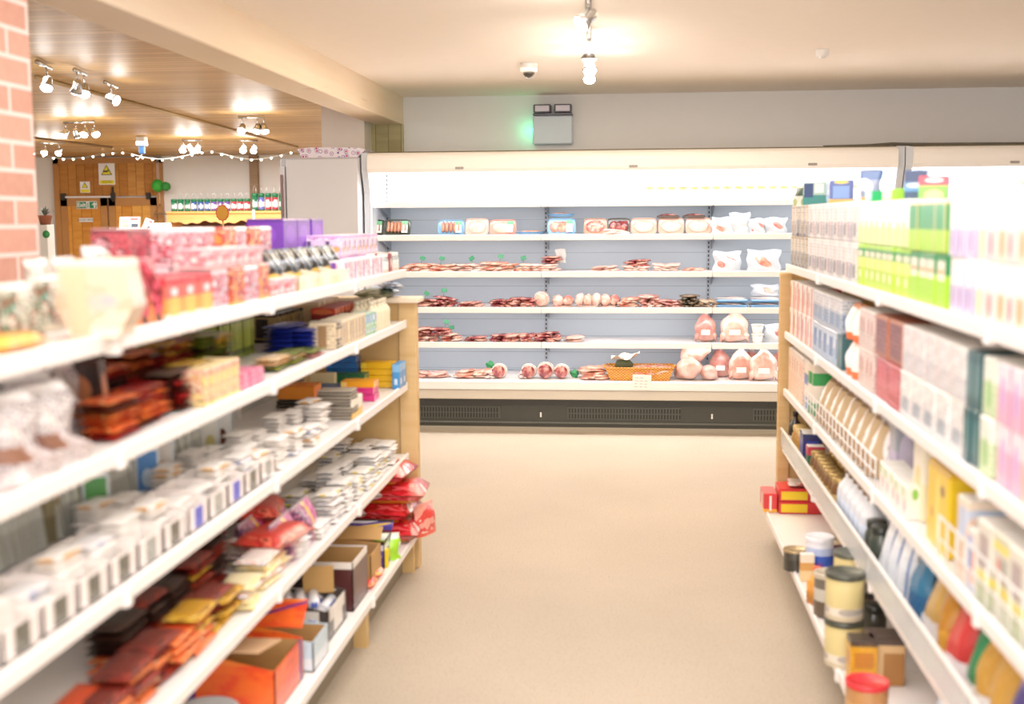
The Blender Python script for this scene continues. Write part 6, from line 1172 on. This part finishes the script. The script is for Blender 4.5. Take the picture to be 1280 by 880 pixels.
def chicken(name, w, h, cols, seed, upright=True, label=True):
    m = meatmat(cols, 1.2, .3)
    B_ = [((.62, -.5, -.55), .26, 9), ((-.62, -.5, -.55), .26, 9), ((0, -.9, .1), .10, 5), ((0, 0, 1), .22, 10), ((.8, -.2, .25), .14, 12), ((-.8, -.2, .25), .14, 12), ((0, -.9, -.45), -.08, 12)]
    M_ = tr(0, 0, h*.5) if upright else tr(0, 0, w*.42) @ rot(PI/2*.85)
    b = MB().blob(w*.42, w*.38, h*.46, m, M_, .05, seed, 28, 20, B_)
    mn = min(v[2] for v in b.v); b.v = [(x, y, z-mn) for x, y, z in b.v]; parts = []
    for s_ in (-1, 1):
        lg_ = MB(); lg_.tube([tuple((tr(0, 0, 0) if upright else rot(PI/2*.85)) @ Vector(p)) for p in ((s_*w*.30, -w*.2, h*.3), (s_*w*.4, -w*.28, h*.2), (s_*w*.43, -w*.24, h*.06), (s_*w*.40, -w*.2, h*.0+.008))], [w*.12, w*.1, w*.06, w*.035], m, 10)
        if upright: parts.append(('drumstick', lg_))
    if label: parts.append(('sticker', MB().box(-w*.2, -.002, -h*.09, w*.16, .002, h*.09, SIGNL, .001, tr(.0, -w*.445, h*.36) @ rot(-.15)) if upright else MB().box(-w*.2, -w*.2, 0, w*.12, 0, .003, SIGNL, 0, tr(0, 0, w*.78))))
    if upright: parts.append(('twisted_wrap', MB().lathe([(w*.16, h*.9), (w*.08, h*.97), (w*.13, h*1.04), (w*.17, h*1.06)], clear('f4e8e4', .4), 12)))
    return reg(proto(name, b, parts), w, w*.8, h)
C1 = chicken('whole_chicken', .17, .2, ['c88078', 'd8a098', 'e8c0b4'], 5); C2 = chicken('whole_chicken', .22, .215, CK, 6); C3 = chicken('whole_chicken', .2, .22, ['e09888', 'f0bcac', 'f8dcd0'], 7)
fput(C1, 4, 882, 8.62, 'smaller dusky chicken standing on the fourth meat shelf', 'chicken'); fput(C2, 4, 918, 8.60, 'large pale chicken with white sticker on the fourth meat shelf', 'chicken')
tub = reg(proto('white_tub', MB().lathe([(.033, 0), (.042, .055)], M_WHITE, 20), [('lid', MB().lathe([(.045, .055), (.045, .063), (.04, .065)], SIGNL, 20))]), .09, .09, .066)
for i in range(2): fput(tub, 4, 947, 8.56, ['lower white round tub beside the large pale chicken', 'upper white round tub stacked beside the large pale chicken'][i], 'tub', dz=i*.067)
fput(clearbag('clear_meat_bag', .19, .13, ['b06a68', 'd8a09a', 'f4dcd4'], 91, False), 4, 972, 8.6, 'clear bag of mauve pink meat at the right end of the fourth meat shelf', 'meat bag')
# deck
for px, w_, h_, c_, n, lb in ((540, .25, .04, ['c86a60', 'f0b8a8', 'fbe4dc'], 3, 'flat pink joint pack at the left end of the chiller deck'), (590, .24, .055, SAL, 3, 'pale pink pack before the first round joint on the deck'), (612, .1, .05, ['f0d0c8', 'fbe8e0', 'ffffff'], 2, 'white wrapped end beside the first round joint'), (655, .07, .04, ['f4e0d8', 'ffffff'], 2, 'small white knotted wrap left of the three joints'), (742, .2, .085, ['e88a70', 'f4b49c', 'fbd8c8'], 2, 'salmon pink rounded pack left of the basket')):
    fput(S_('meat_pack', w_, h_, c_, int(px)+13, n), 5, px, 8.55, lb, 'meat pack')
J2 = joint('meat_joint', .055, DR, 7); J3 = joint('meat_joint', .062, DR, 8)
for px, j_, lb in ((624, J2, 'round joint with dark red cut face standing alone on the deck'), (661, J2, 'first of three red faced joints on the deck, left one'), (682, J3, 'middle and largest of the three red faced joints on the deck'), (702, J2, 'right one of the three red faced joints on the deck')): fput(j_, 5, px, 8.52, lb, 'meat joint')
fput(bag('knotted_clear_bag', .08, .09, .05, clear('f0ece8', .4), None, 92), 5, 692, 8.64, 'clear knotted bag end behind the middle joint', 'bag', dz=.12) if False else None
gp_ = MB().blob(.03, .02, .028, plain('2f9a5a', .6, var=.2), tr(0, 0, .027), .2, 3); fput(reg(proto('green_garnish', gp_), .06, .04, .05), 5, 718, 8.54, 'green garnish right of the three joints', 'garnish'); fput(reg(proto('green_garnish', gp_), .06, .04, .05), 5, 612, 8.62, 'green garnish behind the joint standing alone', 'garnish', dz=.05)
# basket
xa = onp(757, 460, Y=8.42)[0]; xb = onp(842, 460, Y=8.42)[0]; w_ = xb-xa; bm = NT('wicker', .55, 0, .4, .3); g_ = bm.coords('Object'); sp_ = bm.n('ShaderNodeSeparateXYZ'); bm.l(g_, sp_.inputs[0])
wv = bm.math('MULTIPLY', bm.math('SINE', bm.math('MULTIPLY', sp_.outputs[0], 260.)), bm.math('SINE', bm.math('MULTIPLY', sp_.outputs[2], 330.))); wm = bm.col(bm.ramp(wv, [(.0, 'b8701c'), (.5, 'e8a032'), (1, 'f4b850')])); bm.bump(wv, .6, .004)
bk = empty('wicker_basket', ((xa+xb)/2, 8.5, fz(5))); tag(bk, 'honey coloured wicker basket on the chiller deck with a white card in front', 'basket')
def ring(k0, z, k1): return [(-w_/2*k0, -.1*k1, z), (w_/2*k0, -.1*k1, z), (w_/2*k0, .14*k1, z), (-w_/2*k0, .14*k1, z)]
a, b_ = ring(.86, 0, .86), ring(1, .085, 1); a2, b2_ = ring(.82, .006, .8), ring(.96, .085, .95)
MB().add(a+b_+a2+b2_, [(3, 2, 1, 0), (0, 1, 5, 4), (1, 2, 6, 5), (2, 3, 7, 6), (3, 0, 4, 7), (4, 5, 13, 12), (5, 6, 14, 13), (6, 7, 15, 14), (7, 4, 12, 15), (9, 8, 12, 13), (10, 9, 13, 14), (11, 10, 14, 15), (8, 11, 15, 12), (8, 9, 10, 11)], wm).build('basket_body', bk)
MB().tube([Vector(p)+Vector((0, 0, .003)) for p in b_], .008, wm, 8, None, True).build('rim', bk)
for s_ in (-1, 1): MB().tube([(s_*w_/2, -.04, .085), (s_*(w_/2+.015), 0, .1), (s_*w_/2, .05, .085)], .007, wm, 8).build('handle', bk)
gm = MB()
gm.blob(.065, .05, .05, plain('54603a', .6, var=.4), tr(0, 0, .05), .2, 6, 24, 14, f=2.5); o = put(reg(proto('leafy_parcel', gm), .12, .1, .1), (xa+.13, 8.49, fz(5)+.05), 0, 'dark green leafy parcel in the left of the wicker basket', 'vegetable')
cm = MB(); ppts = []
cm.grid(lambda u, v: ((u-.5)*.2, (v-.5)*.14, .02*math.sin(u*9+v*4)+.07*max(0, u-.72)*3.5*(1-abs(v-.5))-.03*abs(u-.5)), 16, 10, plain('f4ead8', .7, var=.05)); o = cm.build('paper_cloth', None, (xa+.14, 8.5, fz(5)+.165)); tag(o, 'cream paper cloth with an upturned corner on the leafy parcel', 'cloth')
fput(S_('meat_pack', .26, .06, ['d8604a', 'f0a890', 'fbe0d0'], 77), 5, 812, 8.5, 'pink sausage pack lying in the right of the wicker basket', 'meat pack', dz=.04)
xc = onp(802, 470, Y=8.3)[0]; o = MB().box(-.065, -.002, 0, .065, .002, .105, SIGNL, .001).build('price_card', None, (xc, 8.29, .33), 0); o.rotation_euler = (-.05, .03, 0); o.location = (xc, 8.262, .315); tag(o, 'white handwritten price card hooked on the deck before the basket', 'price card')
ln = MB()
for i in range(4):
    for j in range(3 if i else 2): ln.box(-.05+.034*j, -.0035, .082-.021*i, -.05+.034*j+R.uniform(.018, .03), -.002, .0845-.021*i, plain('7a7f94', .6))
ln.build('handwriting', o)
# chickens on the deck
CL1 = chicken('lying_chicken', .2, .26, CK, 11, False, False); CL2 = chicken('lying_chicken', .17, .2, ['e8a8a0', 'f4c8bc', 'fbe4dc'], 12, False, False)
fput(CL1, 5, 861, 8.5, 'front pale chicken lying left in the pile on the deck', 'chicken', yaw=.4); fput(CL2, 5, 887, 8.48, 'smaller chicken lying right in the pile on the deck', 'chicken', yaw=-.3, s=.8)
fput(CL1, 5, 868, 8.6, 'topmost chicken lying across the pile on the deck', 'chicken', yaw=1.2, dz=.11, s=.85)
for px, c_, y_, s_, lb in ((901, C1, 8.66, 1.0, 'wrapped chicken standing behind the pile on the deck'), (927, C3, 8.54, .95, 'upright chicken with white sticker left of the last one on the deck'), (955, C2, 8.50, .98, 'last large upright chicken in twisted wrap at the right of the deck'), (975, C1, 8.68, .9, 'chicken standing half hidden behind the last large one'), (941, C1, 8.74, .9, 'dark pink chicken at the back between the upright ones')):
    fput(c_, 5, px, y_, lb, 'chicken', s=s_)
# ------------------------------------------------------------------ drop the out-of-scene models
for o_, kids_ in PROTOS:
    for c_, sub_ in kids_:
        for q_ in sub_: bpy.data.objects.remove(q_)
        bpy.data.objects.remove(c_)
    bpy.data.objects.remove(o_)
